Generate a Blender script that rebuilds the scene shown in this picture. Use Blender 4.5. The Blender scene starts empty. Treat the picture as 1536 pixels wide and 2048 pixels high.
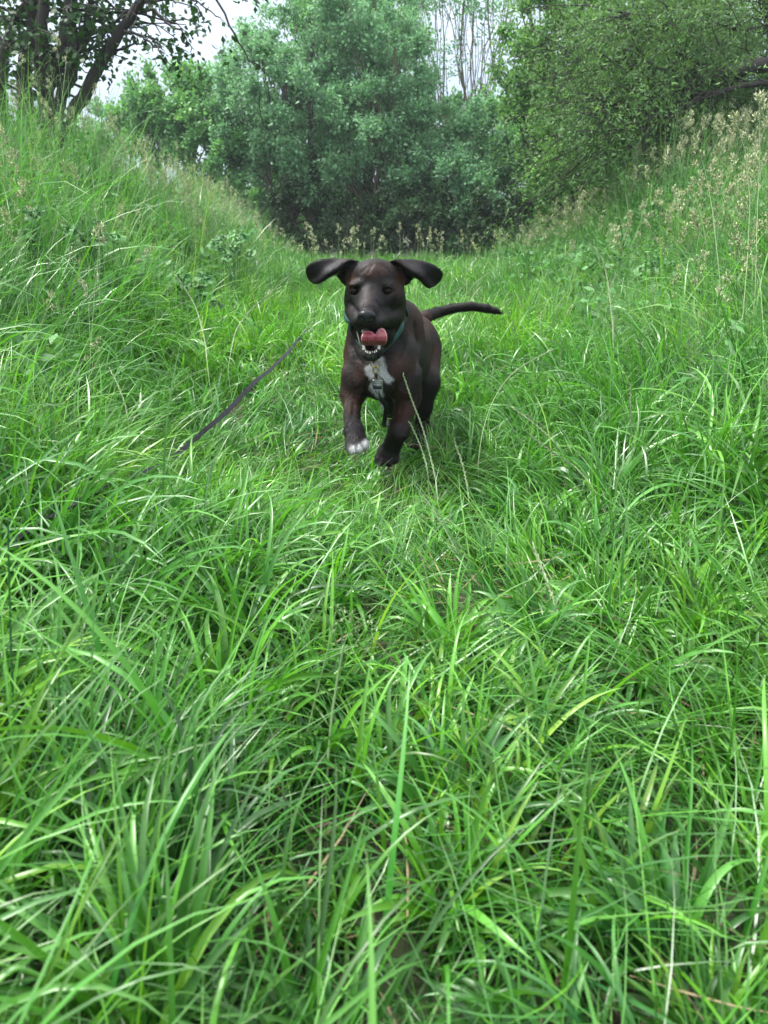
import bpy, math, random
import numpy as np
from mathutils import Vector
RS = np.random.RandomState
random.seed(7)
R = math.radians

# ---------------------------------------------------------------- camera, sky, sun, exposure
scene = bpy.context.scene
FPX = 1538.0
PITCH = R(22.7)
CAMZ = 0.75
CP, SP = math.cos(PITCH), math.sin(PITCH)
cam_d = bpy.data.cameras.new("camera")
cam = bpy.data.objects.new("camera", cam_d)
scene.collection.objects.link(cam)
cam_d.sensor_fit = 'VERTICAL'
cam_d.sensor_height = 36.0
cam_d.sensor_width = 27.0
cam_d.lens = FPX / 2048.0 * 36.0
cam_d.clip_start = 0.02
cam_d.clip_end = 2000
cam.location = (0, 0, CAMZ)
cam.rotation_euler = (math.pi / 2 - PITCH, 0, 0)
cam_d.dof.use_dof = True
cam_d.dof.focus_distance = 2.02
cam_d.dof.aperture_fstop = 7.5
scene.camera = cam

SUN_EL, SUN_AZ = R(60), R(-70)          # azimuth from +Y towards +X
world = bpy.data.worlds.new("World")
scene.world = world
world.use_nodes = True
nt = world.node_tree
nt.nodes.clear()
sky = nt.nodes.new('ShaderNodeTexSky')
sky.sky_type = 'NISHITA'
sky.sun_disc = False
sky.sun_elevation = SUN_EL
sky.sun_rotation = SUN_AZ
sky.altitude = 0
sky.air_density = 1.0
sky.dust_density = 1.0
sky.ozone_density = 1.0
hs = nt.nodes.new('ShaderNodeHueSaturation')
hs.inputs['Saturation'].default_value = 0.5
hs.inputs['Value'].default_value = 1.0
bg = nt.nodes.new('ShaderNodeBackground')
bg.inputs['Strength'].default_value = 0.15
wo = nt.nodes.new('ShaderNodeOutputWorld')
nt.links.new(sky.outputs[0], hs.inputs['Color'])
tcw = nt.nodes.new('ShaderNodeTexCoord')
mpw = nt.nodes.new('ShaderNodeMapping')
mpw.inputs['Scale'].default_value = (1.0, 1.0, 3.0)
nzw = nt.nodes.new('ShaderNodeTexNoise')
nzw.inputs['Scale'].default_value = 2.2
nzw.inputs['Detail'].default_value = 5
nt.links.new(tcw.outputs['Generated'], mpw.inputs[0])
nt.links.new(mpw.outputs[0], nzw.inputs[0])
cl = nt.nodes.new('ShaderNodeValToRGB')          # the even white cloud cover, slightly uneven
cl.color_ramp.elements[0].position = 0.35
cl.color_ramp.elements[0].color = (1.35, 1.70, 2.35, 1)
cl.color_ramp.elements[1].position = 0.7
cl.color_ramp.elements[1].color = (1.8, 2.15, 2.75, 1)
nt.links.new(nzw.outputs[0], cl.inputs[0])
mxw = nt.nodes.new('ShaderNodeMix')
mxw.data_type = 'RGBA'
mxw.inputs[0].default_value = 0.85
nt.links.new(hs.outputs[0], mxw.inputs[6])
spw = nt.nodes.new('ShaderNodeSeparateXYZ')      # an overcast sky is about three times brighter overhead than at the horizon
nt.links.new(tcw.outputs['Generated'], spw.inputs[0])
mrw = nt.nodes.new('ShaderNodeValToRGB')        # bluish low down, white and bright overhead
mrw.color_ramp.elements[0].position = 0.10
mrw.color_ramp.elements[0].color = (1.0, 1.0, 1.0, 1)
mrw.color_ramp.elements[1].position = 0.85
mrw.color_ramp.elements[1].color = (4.9, 4.1, 3.1, 1)
nt.links.new(spw.outputs[2], mrw.inputs[0])
scw = nt.nodes.new('ShaderNodeVectorMath')
scw.operation = 'MULTIPLY'
nt.links.new(cl.outputs[0], scw.inputs[0])
nt.links.new(mrw.outputs[0], scw.inputs[1])
nt.links.new(scw.outputs[0], mxw.inputs[7])
nt.links.new(mxw.outputs[2], bg.inputs['Color'])
nt.links.new(bg.outputs[0], wo.inputs['Surface'])

sd = bpy.data.lights.new("sun", 'SUN')
sd.energy = 2.8
sd.angle = R(12)
sd.color = (1.0, 0.97, 0.92)
so = bpy.data.objects.new("sun", sd)
scene.collection.objects.link(so)
sv = Vector((math.sin(SUN_AZ) * math.cos(SUN_EL), math.cos(SUN_AZ) * math.cos(SUN_EL), math.sin(SUN_EL)))
so.rotation_euler = sv.to_track_quat('Z', 'Y').to_euler()
so.location = (0, 0, 20)

scene.view_settings.view_transform = 'Standard'
scene.view_settings.look = 'None'
scene.view_settings.exposure = 1.42
scene.view_settings.gamma = 1.0
scene.cycles.max_bounces = 6
scene.cycles.diffuse_bounces = 3
scene.cycles.glossy_bounces = 2
scene.cycles.transmission_bounces = 4
scene.cycles.transparent_max_bounces = 4
scene.cycles.use_denoising = True
scene.cycles.volume_bounces = 0

# ---------------------------------------------------------------- helpers
C = scene.collection


def P(px, py, Y):
    """world point at depth Y seen along the ray of pixel (px,py) of the 1536x2048 photo"""
    xr, yr = (px - 768) / FPX, (1024 - py) / FPX
    t = Y / (CP + yr * SP)
    return np.array([xr * t, Y, CAMZ + t * (-SP + yr * CP)])


def PZ(px, py, z):
    """point at height z below the pixel's ray"""
    xr, yr = (px - 768) / FPX, (1024 - py) / FPX
    t = (z - CAMZ) / (-SP + yr * CP)
    return np.array([xr * t, t * (CP + yr * SP), z])


def proj(p):
    x, y, z = p[..., 0], p[..., 1], p[..., 2] - CAMZ
    d = y * CP - z * SP
    d = np.where(d < 1e-3, 1e-3, d)
    v = y * SP + z * CP
    return 768 + FPX * x / d, 1024 - FPX * v / d, d


def _hash(ix, iy, iz, seed):
    n = (ix * 374761393 + iy * 668265263 + iz * 2147483647 + seed * 974634777) & 0xffffffff
    n = ((n ^ (n >> 13)) * 1274126177) & 0xffffffff
    return ((n ^ (n >> 16)) & 0xffff) / 65535.0


def vnoise(p, scale=1.0, seed=0):
    """value noise in [-1,1]"""
    p = np.asarray(p, dtype=np.float64) * scale
    if p.shape[-1] == 2:
        p = np.concatenate([p, np.zeros(p.shape[:-1] + (1,))], -1)
    i = np.floor(p).astype(np.int64)
    f = p - i
    f = f * f * (3 - 2 * f)
    r = 0
    for a in (0, 1):
        for b in (0, 1):
            for c in (0, 1):
                w = (f[..., 0] if a else 1 - f[..., 0]) * (f[..., 1] if b else 1 - f[..., 1]) * (f[..., 2] if c else 1 - f[..., 2])
                r = r + w * _hash(i[..., 0] + a, i[..., 1] + b, i[..., 2] + c, seed)
    return r * 2 - 1


def fbm(p, scale=1.0, seed=0, octv=3):
    r, a = 0, 1.0
    for k in range(octv):
        r = r + a * vnoise(p, scale * 2 ** k, seed + k * 17)
        a *= 0.5
    return r / 1.75


def sstep(a, b, x):
    t = np.clip((x - a) / (b - a), 0, 1)
    return t * t * (3 - 2 * t)


def mk_mesh(name, V, Q, mat=None, parent=None, col=None, smooth=True, kind=None):
    """mesh object from arrays; Q is (n,4) or (n,3)"""
    V = np.ascontiguousarray(V, dtype=np.float32)
    Q = np.ascontiguousarray(Q, dtype=np.int32)
    me = bpy.data.meshes.new(name)
    n, k = Q.shape
    me.vertices.add(len(V))
    me.vertices.foreach_set('co', V.ravel())
    me.loops.add(n * k)
    me.loops.foreach_set('vertex_index', Q.ravel())
    me.polygons.add(n)
    me.polygons.foreach_set('loop_start', np.arange(0, n * k, k, dtype=np.int32))
    me.polygons.foreach_set('loop_total', np.full(n, k, dtype=np.int32))
    me.polygons.foreach_set('use_smooth', np.full(n, smooth, dtype=bool))
    if col is not None:
        at = me.color_attributes.new('Col', 'FLOAT_COLOR', 'POINT')
        c = np.ones((len(V), 4), dtype=np.float32)
        c[:, :col.shape[1]] = col
        at.data.foreach_set('color', c.ravel())
    me.update(calc_edges=True)
    me.validate()
    if mat is not None:
        me.materials.append(mat)
    o = bpy.data.objects.new(name, me)
    C.objects.link(o)
    if parent is not None:
        o.parent = parent
    if kind:
        o['kind'] = kind
    return o


def tag(o, label, cat, group=None, kind=None):
    o['label'] = label
    o['category'] = cat
    if group:
        o['group'] = group
    if kind:
        o['kind'] = kind
    return o


def thing(name, label, cat, loc=(0, 0, 0), group=None):
    o = bpy.data.objects.new(name, None)
    o.empty_display_size = 0.1
    C.objects.link(o)
    o.location = tuple(float(v) for v in loc)
    return tag(o, label, cat, group)


def settle(o):
    """keep the child's world coordinates although its thing's empty stands elsewhere"""
    o.location = tuple(-v for v in o.parent.location)
    return o


class Acc:
    """collects quads and per-vertex colours for ONE mesh"""
    def __init__(s):
        s.v, s.q, s.c, s.n = [], [], [], 0

    def add(s, v, q, c=None):
        v = np.asarray(v, dtype=np.float32).reshape(-1, 3)
        q = np.asarray(q).reshape(-1, 4)
        s.v.append(v)
        s.q.append(q + s.n)
        if c is None:
            c = np.zeros((len(v), 4))
        s.c.append(np.broadcast_to(np.asarray(c, dtype=np.float32), (len(v), 4)))
        s.n += len(v)

    def tube(s, pts, rad, sides=6, c=(0, 0, 0, 1), cap=True):
        pts = np.asarray(pts, dtype=float)
        n = len(pts)
        rad = np.broadcast_to(np.asarray(rad, dtype=float), (n,))
        tan = np.gradient(pts, axis=0)
        tan /= np.linalg.norm(tan, axis=1, keepdims=True) + 1e-9
        ref = np.array([0.31, 0.95, 0.05]) if abs(tan[0, 1]) < 0.8 else np.array([1.0, 0.1, 0.0])
        u = ref - tan * (tan @ ref)[:, None]
        u /= np.linalg.norm(u, axis=1, keepdims=True) + 1e-9
        w = np.cross(tan, u)
        a = np.arange(sides) / sides * 2 * math.pi
        ring = pts[:, None] + rad[:, None, None] * (np.cos(a)[None, :, None] * u[:, None] + np.sin(a)[None, :, None] * w[:, None])
        V = ring.reshape(-1, 3)
        i = np.arange(n - 1)[:, None] * sides
        j = np.arange(sides)[None]
        j2 = (j + 1) % sides
        Q = np.stack([i + j, i + j2, i + sides + j2, i + sides + j], -1).reshape(-1, 4)
        s.add(V, Q, c)
        if cap and sides % 2 == 0:
            for b in (0, (n - 1) * sides):
                idx = [b + k for k in range(sides)]
                qs = [[idx[0], idx[k], idx[k + 1], idx[k + 2]] for k in range(1, sides - 2, 2)]
                s.q.append(np.array(qs) + s.n - n * sides)

    def build(s, name, mat, parent=None, kind=None, smooth=True):
        o = mk_mesh(name, np.concatenate(s.v), np.concatenate(s.q), mat, parent, np.concatenate(s.c), smooth, kind)
        return o


# ---------------------------------------------------------------- materials
def new_mat(name):
    m = bpy.data.materials.new(name)
    m.use_nodes = True
    m.node_tree.nodes.clear()
    return m, m.node_tree


def ramp(t, stops, fac):
    r = t.nodes.new('ShaderNodeValToRGB')
    el = r.color_ramp.elements
    while len(el) < len(stops):
        el.new(0.5)
    for e, (p, c) in zip(el, stops):
        e.position = p
        e.color = (*c, 1)
    t.links.new(fac, r.inputs[0])
    return r.outputs[0]


def leaf_mat(name, stops, rough=0.42, transl=0.35, spec=0.5, tcol=(1.25, 1.35, 0.6), tip=None, var=(0.65, 1.35)):
    """thin plant tissue: colour by the blade's own random value (Col.r), s along it (Col.b)"""
    m, t = new_mat(name)
    N, L = t.nodes.new, t.links.new
    a = N('ShaderNodeAttribute')
    a.attribute_name = 'Col'
    sp = N('ShaderNodeSeparateColor')
    L(a.outputs['Color'], sp.inputs[0])
    c = ramp(t, stops, sp.outputs[0])
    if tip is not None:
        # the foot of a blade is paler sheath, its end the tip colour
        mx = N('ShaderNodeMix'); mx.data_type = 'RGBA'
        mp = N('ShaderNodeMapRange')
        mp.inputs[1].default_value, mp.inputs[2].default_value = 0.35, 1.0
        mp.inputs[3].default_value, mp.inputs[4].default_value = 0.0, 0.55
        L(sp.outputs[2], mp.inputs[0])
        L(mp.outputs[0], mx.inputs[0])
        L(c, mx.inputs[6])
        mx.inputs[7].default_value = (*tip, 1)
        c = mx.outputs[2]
    # brightness by the second random number
    mr = N('ShaderNodeMapRange')
    mr.inputs[3].default_value, mr.inputs[4].default_value = var
    L(sp.outputs[1], mr.inputs[0])
    mv = N('ShaderNodeVectorMath'); mv.operation = 'SCALE'
    L(c, mv.inputs[0]); L(mr.outputs[0], mv.inputs['Scale'])
    col = mv.outputs[0]
    p = N('ShaderNodeBsdfPrincipled')
    p.inputs['Roughness'].default_value = rough
    p.inputs['Specular IOR Level'].default_value = spec
    L(col, p.inputs['Base Color'])
    tv = N('ShaderNodeVectorMath'); tv.operation = 'MULTIPLY'
    tv.inputs[1].default_value = tcol
    L(col, tv.inputs[0])
    tb = N('ShaderNodeBsdfTranslucent')
    L(tv.outputs[0], tb.inputs['Color'])
    ms = N('ShaderNodeMixShader')
    ms.inputs[0].default_value = transl
    L(p.outputs[0], ms.inputs[1]); L(tb.outputs[0], ms.inputs[2])
    o = N('ShaderNodeOutputMaterial')
    L(ms.outputs[0], o.inputs['Surface'])
    return m


def plain_mat(name, col, rough=0.5, metal=0.0, spec=0.5, noise=None, bump=None, coat=0.0):
    """noise=(scale, colour2), bump=(scale, strength)"""
    m, t = new_mat(name)
    N, L = t.nodes.new, t.links.new
    p = N('ShaderNodeBsdfPrincipled')
    p.inputs['Base Color'].default_value = (*col, 1)
    p.inputs['Roughness'].default_value = rough
    p.inputs['Metallic'].default_value = metal
    p.inputs['Specular IOR Level'].default_value = spec
    p.inputs['Coat Weight'].default_value = coat
    tc = N('ShaderNodeTexCoord')
    if noise:
        n = N('ShaderNodeTexNoise'); n.inputs['Scale'].default_value = noise[0]; n.inputs['Detail'].default_value = 6
        L(tc.outputs['Object'], n.inputs[0])
        L(ramp(t, [(0.35, col), (0.65, noise[1])], n.outputs[0]), p.inputs['Base Color'])
    if bump:
        n = N('ShaderNodeTexNoise'); n.inputs['Scale'].default_value = bump[0]; n.inputs['Detail'].default_value = 4
        L(tc.outputs['Object'], n.inputs[0])
        b = N('ShaderNodeBump'); b.inputs['Strength'].default_value = bump[1]; b.inputs['Distance'].default_value = 0.01
        L(n.outputs[0], b.inputs['Height']); L(b.outputs[0], p.inputs['Normal'])
    o = N('ShaderNodeOutputMaterial')
    L(p.outputs[0], o.inputs['Surface'])
    return m


GRASS = leaf_mat('grass_blade', [(0.0, (0.015, 0.092, 0.022)), (0.25, (0.031, 0.148, 0.019)), (0.5, (0.060, 0.220, 0.013)),
                                 (0.8, (0.110, 0.310, 0.013)), (1.0, (0.23, 0.41, 0.040))], rough=0.35, transl=0.34, spec=0.6,
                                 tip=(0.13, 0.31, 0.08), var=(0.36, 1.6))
TALL = leaf_mat('tall_grass_blade', [(0.0, (0.022, 0.120, 0.034)), (0.4, (0.045, 0.185, 0.042)), (0.75, (0.090, 0.245, 0.066)),
                                     (1.0, (0.24, 0.32, 0.14))], rough=0.45, transl=0.36, spec=0.4, tip=(0.15, 0.27, 0.11), var=(0.5, 1.5))
SEED = leaf_mat('seed_head', [(0.0, (0.38, 0.50, 0.27)), (0.5, (0.66, 0.72, 0.46)), (1.0, (0.84, 0.83, 0.62))],
                rough=0.6, transl=0.40, spec=0.3, tcol=(1.0, 1.05, 0.8), var=(0.8, 1.2))
RYE = leaf_mat('rye_spike', [(0.0, (0.17, 0.31, 0.11)), (0.5, (0.36, 0.48, 0.25)), (1.0, (0.56, 0.64, 0.42))],
               rough=0.5, transl=0.25, spec=0.35, tcol=(1.0, 1.0, 0.7), var=(0.8, 1.25))
STRAW = leaf_mat('dead_grass', [(0.0, (0.06, 0.045, 0.03)), (0.5, (0.14, 0.10, 0.065)), (1.0, (0.30, 0.24, 0.14))],
                 rough=0.7, transl=0.15, spec=0.2, tcol=(1.0, 0.9, 0.7))
BROAD = leaf_mat('broad_leaf', [(0.0, (0.045, 0.150, 0.040)), (0.5, (0.080, 0.225, 0.065)), (1.0, (0.15, 0.31, 0.12))],
                 rough=0.5, transl=0.35, spec=0.35)
LEAF_SALLOW = leaf_mat('sallow_leaf', [(0.0, (0.090, 0.217, 0.103)), (0.5, (0.158, 0.330, 0.171)), (1.0, (0.299, 0.496, 0.282))],
                       rough=0.6, transl=0.34, spec=0.3, tcol=(1.1, 1.25, 0.8))  # sallow grey-green, with reflected sky blue mixed into the colour
LEAF_GREEN = leaf_mat('maple_leaf', [(0.0, (0.075, 0.203, 0.072)), (0.5, (0.128, 0.307, 0.108)), (1.0, (0.254, 0.466, 0.171))],
                      rough=0.6, transl=0.34, spec=0.3)
LEAF_YELLOW = leaf_mat('young_leaf', [(0.0, (0.060, 0.155, 0.045)), (0.5, (0.115, 0.265, 0.070)), (1.0, (0.24, 0.42, 0.13))],
                       rough=0.55, transl=0.36, spec=0.3)
LEAF_WILLOW = leaf_mat('willow_leaf', [(0.0, (0.050, 0.115, 0.042)), (0.5, (0.090, 0.185, 0.062)), (1.0, (0.17, 0.29, 0.10))],
                       rough=0.6, transl=0.32, spec=0.3)
LEAF_SHADED = leaf_mat('shaded_leaf', [(0.0, (0.016, 0.045, 0.014)), (0.5, (0.026, 0.075, 0.022)), (1.0, (0.05, 0.12, 0.035))],
                     rough=0.55, transl=0.22, spec=0.25)  # backlight and hollow shade put into the leaf colour
BARK = plain_mat('bark', (0.035, 0.028, 0.022), 0.9, noise=(9, (0.10, 0.085, 0.07)), bump=(30, 0.6))
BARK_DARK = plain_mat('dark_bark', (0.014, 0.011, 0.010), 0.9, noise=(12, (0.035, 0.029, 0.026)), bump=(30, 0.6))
BARK_PALE = plain_mat('pale_bark', (0.08, 0.065, 0.045), 0.9, noise=(9, (0.17, 0.14, 0.10)), bump=(30, 0.6))


# ---------------------------------------------------------------- terrain
def ground_z(x, y):
    x = np.asarray(x, dtype=float); y = np.asarray(y, dtype=float)
    inner_l = 0.95 + 0.06 * np.clip(y, 0, 14)
    bl = sstep(inner_l, inner_l + 1.5, -x) * (0.44 - 0.07 * sstep(4, 6, y))
    hr = 0.42 - 0.42 * sstep(4.5, 14, y)
    inner_r = 1.15 + 0.05 * np.clip(y, 0, 14)
    br = sstep(inner_r, inner_r + 1.6, x) * hr
    p = np.stack([x, y], -1)
    fade = np.exp(-np.maximum(0, np.hypot(x, y) - 30) / 30)
    n = 0.030 * vnoise(p, 1.7, 3) + 0.04 * vnoise(p, 0.5, 5)
    dip = -0.064 * np.clip(y - 6.8, 0, 9)
    return (bl + br + n + dip) * fade


def build_ground():
    def axis(lo, hi, step):
        inner = np.arange(lo, hi + 1e-6, step)
        out = [30, 50, 90, 160, 300, 600, 1200]
        return inner, out
    xs = np.concatenate([[-150, -110, -80, -45, -25, -16], np.arange(-11, 11.01, 0.11), [16, 25, 45, 80, 110, 150]])
    ys = np.concatenate([[-150, -110, -80, -40, -20, -10, -5], np.arange(-2, 22.01, 0.11), [26, 32, 40, 60, 100, 150]])
    X, Y = np.meshgrid(xs, ys)
    V = np.stack([X, Y, ground_z(X, Y)], -1).reshape(-1, 3)
    nx, ny = len(xs), len(ys)
    i, j = np.meshgrid(np.arange(nx - 1), np.arange(ny - 1))
    a = (j * nx + i).ravel()
    Q = np.stack([a, a + 1, a + nx + 1, a + nx], -1)
    m, t = new_mat('soil')
    N, L = t.nodes.new, t.links.new
    p = N('ShaderNodeBsdfPrincipled')
    p.inputs['Roughness'].default_value = 0.95
    tc = N('ShaderNodeTexCoord')
    n = N('ShaderNodeTexNoise'); n.inputs['Scale'].default_value = 7; n.inputs['Detail'].default_value = 9
    L(tc.outputs['Object'], n.inputs[0])
    L(ramp(t, [(0.3, (0.018, 0.022, 0.010)), (0.5, (0.030, 0.045, 0.014)), (0.68, (0.06, 0.045, 0.028))], n.outputs[0]), p.inputs['Base Color'])
    n2 = N('ShaderNodeTexNoise'); n2.inputs['Scale'].default_value = 60; n2.inputs['Detail'].default_value = 6
    L(tc.outputs['Object'], n2.inputs[0])
    b = N('ShaderNodeBump'); b.inputs['Strength'].default_value = 0.8; b.inputs['Distance'].default_value = 0.02
    L(n2.outputs[0], b.inputs['Height']); L(b.outputs[0], p.inputs['Normal'])
    o = N('ShaderNodeOutputMaterial'); L(p.outputs[0], o.inputs['Surface'])
    g = mk_mesh('ground', V, Q, m)
    g['kind'] = 'structure'


build_ground()


# ---------------------------------------------------------------- blades
def blades(base, az, L, th0, bend, W, roll, seg=5, fold=False, pw=1.4, sway=0.0, r1=None, r2=None, prof='blade'):
    """vectorised grass blades -> verts (N,M,3), quads, col"""
    n = len(base)
    s = np.linspace(0, 1, seg + 1)
    th = th0[:, None] + bend[:, None] * s[None] ** pw
    azs = az[:, None] + np.broadcast_to(sway, (n,))[:, None] * s[None] ** 2
    d = np.stack([np.sin(th) * np.cos(azs), np.sin(th) * np.sin(azs), np.cos(th)], -1)
    step = (L / seg)[:, None, None]
    mid = (d[:, 1:] + d[:, :-1]) * 0.5 * step
    pos = np.concatenate([np.zeros((n, 1, 3)), np.cumsum(mid, 1)], 1) + base[:, None]
    h = np.stack([-np.sin(azs), np.cos(azs), np.zeros_like(azs)], -1)
    nn = np.cross(h, d)
    ro = roll[:, None, None] * (1 - 0.0 * s)[None, :, None]
    side = np.cos(ro) * h + np.sin(ro) * nn
    if prof == 'blade':
        w = np.minimum(0.55 + 2.2 * s, 1.0) * (1 - s ** 2.2) ** 0.8 + 0.02
    else:
        w = np.ones_like(s) * (1 - 0.5 * s)
    w = W[:, None, None] * w[None, :, None] * 0.5
    if fold:
        nrm = -np.sin(ro) * h + np.cos(ro) * nn
        V = np.stack([pos - side * w, pos + nrm * w * 0.45, pos + side * w], 2)
        k = 3
    else:
        V = np.stack([pos - side * w, pos + side * w], 2)
        k = 2
    M = (seg + 1) * k
    V = V.reshape(n, M, 3)
    q = []
    for a in range(seg):
        for b in range(k - 1):
            q.append([a * k + b, a * k + b + 1, (a + 1) * k + b + 1, (a + 1) * k + b])
    q = np.array(q)
    col = np.zeros((n, M, 4), dtype=np.float32)
    col[..., 0] = r1[:, None]
    col[..., 1] = r2[:, None]
    col[..., 2] = np.repeat(s, k)[None]
    col[..., 3] = 1
    return V, q, col


def add_blades(acc, V, q, col):
    n, M, _ = V.shape
    if n == 0:
        return
    Q = (q[None] + (np.arange(n) * M)[:, None, None]).reshape(-1, 4)
    acc.add(V.reshape(-1, 3), Q, col.reshape(-1, 4))


def scatter(rs, n, y0, y1, margin=0.35, xlim=None):
    """n points in the camera's view wedge, uniform by area"""
    k = 0.60
    out = []
    c = 0
    while c < n:
        m = int(n * 1.5) + 10
        y = rs.uniform(y0, y1, m)
        wy = k * np.maximum(y, 0.2) + margin
        wmax = k * y1 + margin
        x = rs.uniform(-wmax, wmax, m)
        ok = np.abs(x) < wy
        p = np.stack([x, y], -1)[ok]
        out.append(p)
        c += len(p)
    return np.concatenate(out)[:n]


# ================================================================ the dog
H = 0.003
G0 = np.array([-0.24, 1.775, -0.01])
G1 = np.array([0.43, 2.78, 0.64])
GN = np.ceil((G1 - G0) / H).astype(int)


class Field:
    def __init__(s, g0, gn, h):
        s.g0, s.gn, s.h = np.array(g0, float), np.array(gn), h
        s.d = np.full(tuple(s.gn), 1.0, dtype=np.float32)

    def box(s, lo, hi):
        a = np.clip(np.floor((lo - s.g0) / s.h).astype(int), 0, s.gn - 1)
        b = np.clip(np.ceil((hi - s.g0) / s.h).astype(int) + 1, 1, s.gn)
        sl = tuple(slice(a[i], b[i]) for i in range(3))
        ax = [s.g0[i] + np.arange(a[i], b[i]) * s.h for i in range(3)]
        X, Y, Z = np.meshgrid(*ax, indexing='ij')
        return sl, X, Y, Z

    def put(s, fn, lo, hi, k, op='add'):
        pad = k + 3 * s.h
        sl, X, Y, Z = s.box(np.array(lo) - pad, np.array(hi) + pad)
        if X.size == 0:
            return
        b = fn(X, Y, Z)
        a = s.d[sl]
        if op == 'add':
            h = np.clip(0.5 + 0.5 * (a - b) / k, 0, 1)
            r = a * (1 - h) + b * h - k * h * (1 - h)
        else:
            b = -b
            h = np.clip(0.5 + 0.5 * (b - a) / k, 0, 1)
            r = a * (1 - h) + b * h + k * h * (1 - h)
        s.d[sl] = r

    def ell(s, c, r, k=0.02, op='add', rot=0.0, tilt=0.0, yaw=0.0):
        """rot: about Y (in the picture plane), tilt: about X, yaw: about Z"""
        c = np.array(c, float); r = np.array(r, float)
        cr, sr = math.cos(rot), math.sin(rot)
        ct, st = math.cos(tilt), math.sin(tilt)
        cy, sy = math.cos(yaw), math.sin(yaw)

        def fn(X, Y, Z):
            x, y, z = X - c[0], Y - c[1], Z - c[2]
            x, y = cy * x + sy * y, -sy * x + cy * y
            x, z = cr * x - sr * z, sr * x + cr * z
            y, z = ct * y - st * z, st * y + ct * z
            k0 = np.sqrt((x / r[0]) ** 2 + (y / r[1]) ** 2 + (z / r[2]) ** 2) + 1e-9
            k1 = np.sqrt((x / r[0] ** 2) ** 2 + (y / r[1] ** 2) ** 2 + (z / r[2] ** 2) ** 2) + 1e-9
            return k0 * (k0 - 1) / k1
        m = r.max()
        s.put(fn, c - m, c + m, k, op)

    def cone(s, a, b, ra, rb, k=0.02, op='add', flat=1.0):
        a = np.array(a, float); b = np.array(b, float)
        ab = b - a
        L2 = (ab ** 2).sum()

        def fn(X, Y, Z):
            t = np.clip(((X - a[0]) * ab[0] + (Y - a[1]) * ab[1] + (Z - a[2]) * ab[2]) / L2, 0, 1)
            d = np.sqrt(((X - a[0] - t * ab[0]) / flat) ** 2 + (Y - a[1] - t * ab[1]) ** 2 + (Z - a[2] - t * ab[2]) ** 2)
            return d - (ra + (rb - ra) * t)
        m = max(ra, rb)
        s.put(fn, np.minimum(a, b) - m, np.maximum(a, b) + m, k, op)

    def slab(s, poly, depth, half, k=0.008, op='add', grow=0.0):
        """outline given in photo pixels, its own curved depth and thickness"""
        poly = np.array(poly, float)
        Ys = [float(depth(np.array(p[0]), np.array(p[1]))) for p in poly]
        pts = np.array([P(p[0], p[1], y) for p, y in zip(poly, Ys)])
        sc = float(np.mean(Ys)) / FPX / 1.0

        def fn(X, Y, Z):
            px, py, _ = proj(np.stack([X, Y, Z], -1))
            d2 = poly_sdf(px, py, poly) * sc + half * 0.9 - grow
            dz = np.abs(Y - depth(px, py)) - half * 0.15
            o = np.sqrt(np.maximum(d2, 0) ** 2 + np.maximum(dz, 0) ** 2) + np.minimum(np.maximum(d2, dz), 0)
            return o - half * 0.85
        s.put(fn, pts.min(0) - half - 0.02, pts.max(0) + half + 0.02, k, op)

    def at(s, p):
        i = np.round((np.asarray(p) - s.g0) / s.h).astype(int)
        ok = np.all((i >= 0) & (i < s.gn), -1)
        i = np.clip(i, 0, s.gn - 1)
        return np.where(ok, s.d[i[..., 0], i[..., 1], i[..., 2]], 1.0)

    def surf(s, px, py, y0, y1):
        for Y in np.arange(y0, y1, 0.001):
            if s.at(P(px, py, Y)) < 0:
                return Y
        return None

    def mesh(s, smooth=1):
        d = s.d
        neg = d < 0
        c = np.zeros(tuple(np.array(d.shape) - 1), dtype=np.int8)
        for a in (0, 1):
            for b in (0, 1):
                for e in (0, 1):
                    c += neg[a:d.shape[0] - 1 + a, b:d.shape[1] - 1 + b, e:d.shape[2] - 1 + e]
        act = np.argwhere((c > 0) & (c < 8))
        idx = -np.ones(c.shape, dtype=np.int64)
        idx[tuple(act.T)] = np.arange(len(act))
        acc = np.zeros((len(act), 3)); cnt = np.zeros(len(act))
        cor = [(a, b, e) for a in (0, 1) for b in (0, 1) for e in (0, 1)]
        for p in cor:
            for ax in range(3):
                if p[ax] == 0:
                    q = list(p); q[ax] = 1
                    da = d[tuple((act + p).T)]; db = d[tuple((act + q).T)]
                    m = (da < 0) != (db < 0)
                    t = np.where(m, da / np.where(m, da - db, 1), 0)
                    pt = np.array(p, float)[None] + t[:, None] * (np.array(q) - np.array(p))[None]
                    acc += np.where(m[:, None], pt, 0); cnt += m
        V = (act + acc / cnt[:, None]) * s.h + s.g0
        F = []
        for ax in range(3):
            sl0 = [slice(None)] * 3; sl1 = [slice(None)] * 3
            sl0[ax] = slice(0, -1); sl1[ax] = slice(1, None)
            a = neg[tuple(sl0)]; b = neg[tuple(sl1)]
            o1, o2 = [(1, 2), (2, 0), (0, 1)][ax]
            e = np.argwhere(a != b)
            e = e[(e[:, o1] > 0) & (e[:, o2] > 0) & (e[:, o1] < c.shape[o1]) & (e[:, o2] < c.shape[o2])]
            u = np.zeros(3, int); u[o1] = 1
            v = np.zeros(3, int); v[o2] = 1
            ids = [idx[tuple(x.T)] for x in (e - u - v, e - v, e, e - u)]
            q = np.stack(ids, -1)
            flip = ~a[tuple(e.T)]
            q[flip] = q[flip][:, ::-1]
            F.append(q)
        F = np.concatenate(F)
        F = F[(F >= 0).all(1)]
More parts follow.
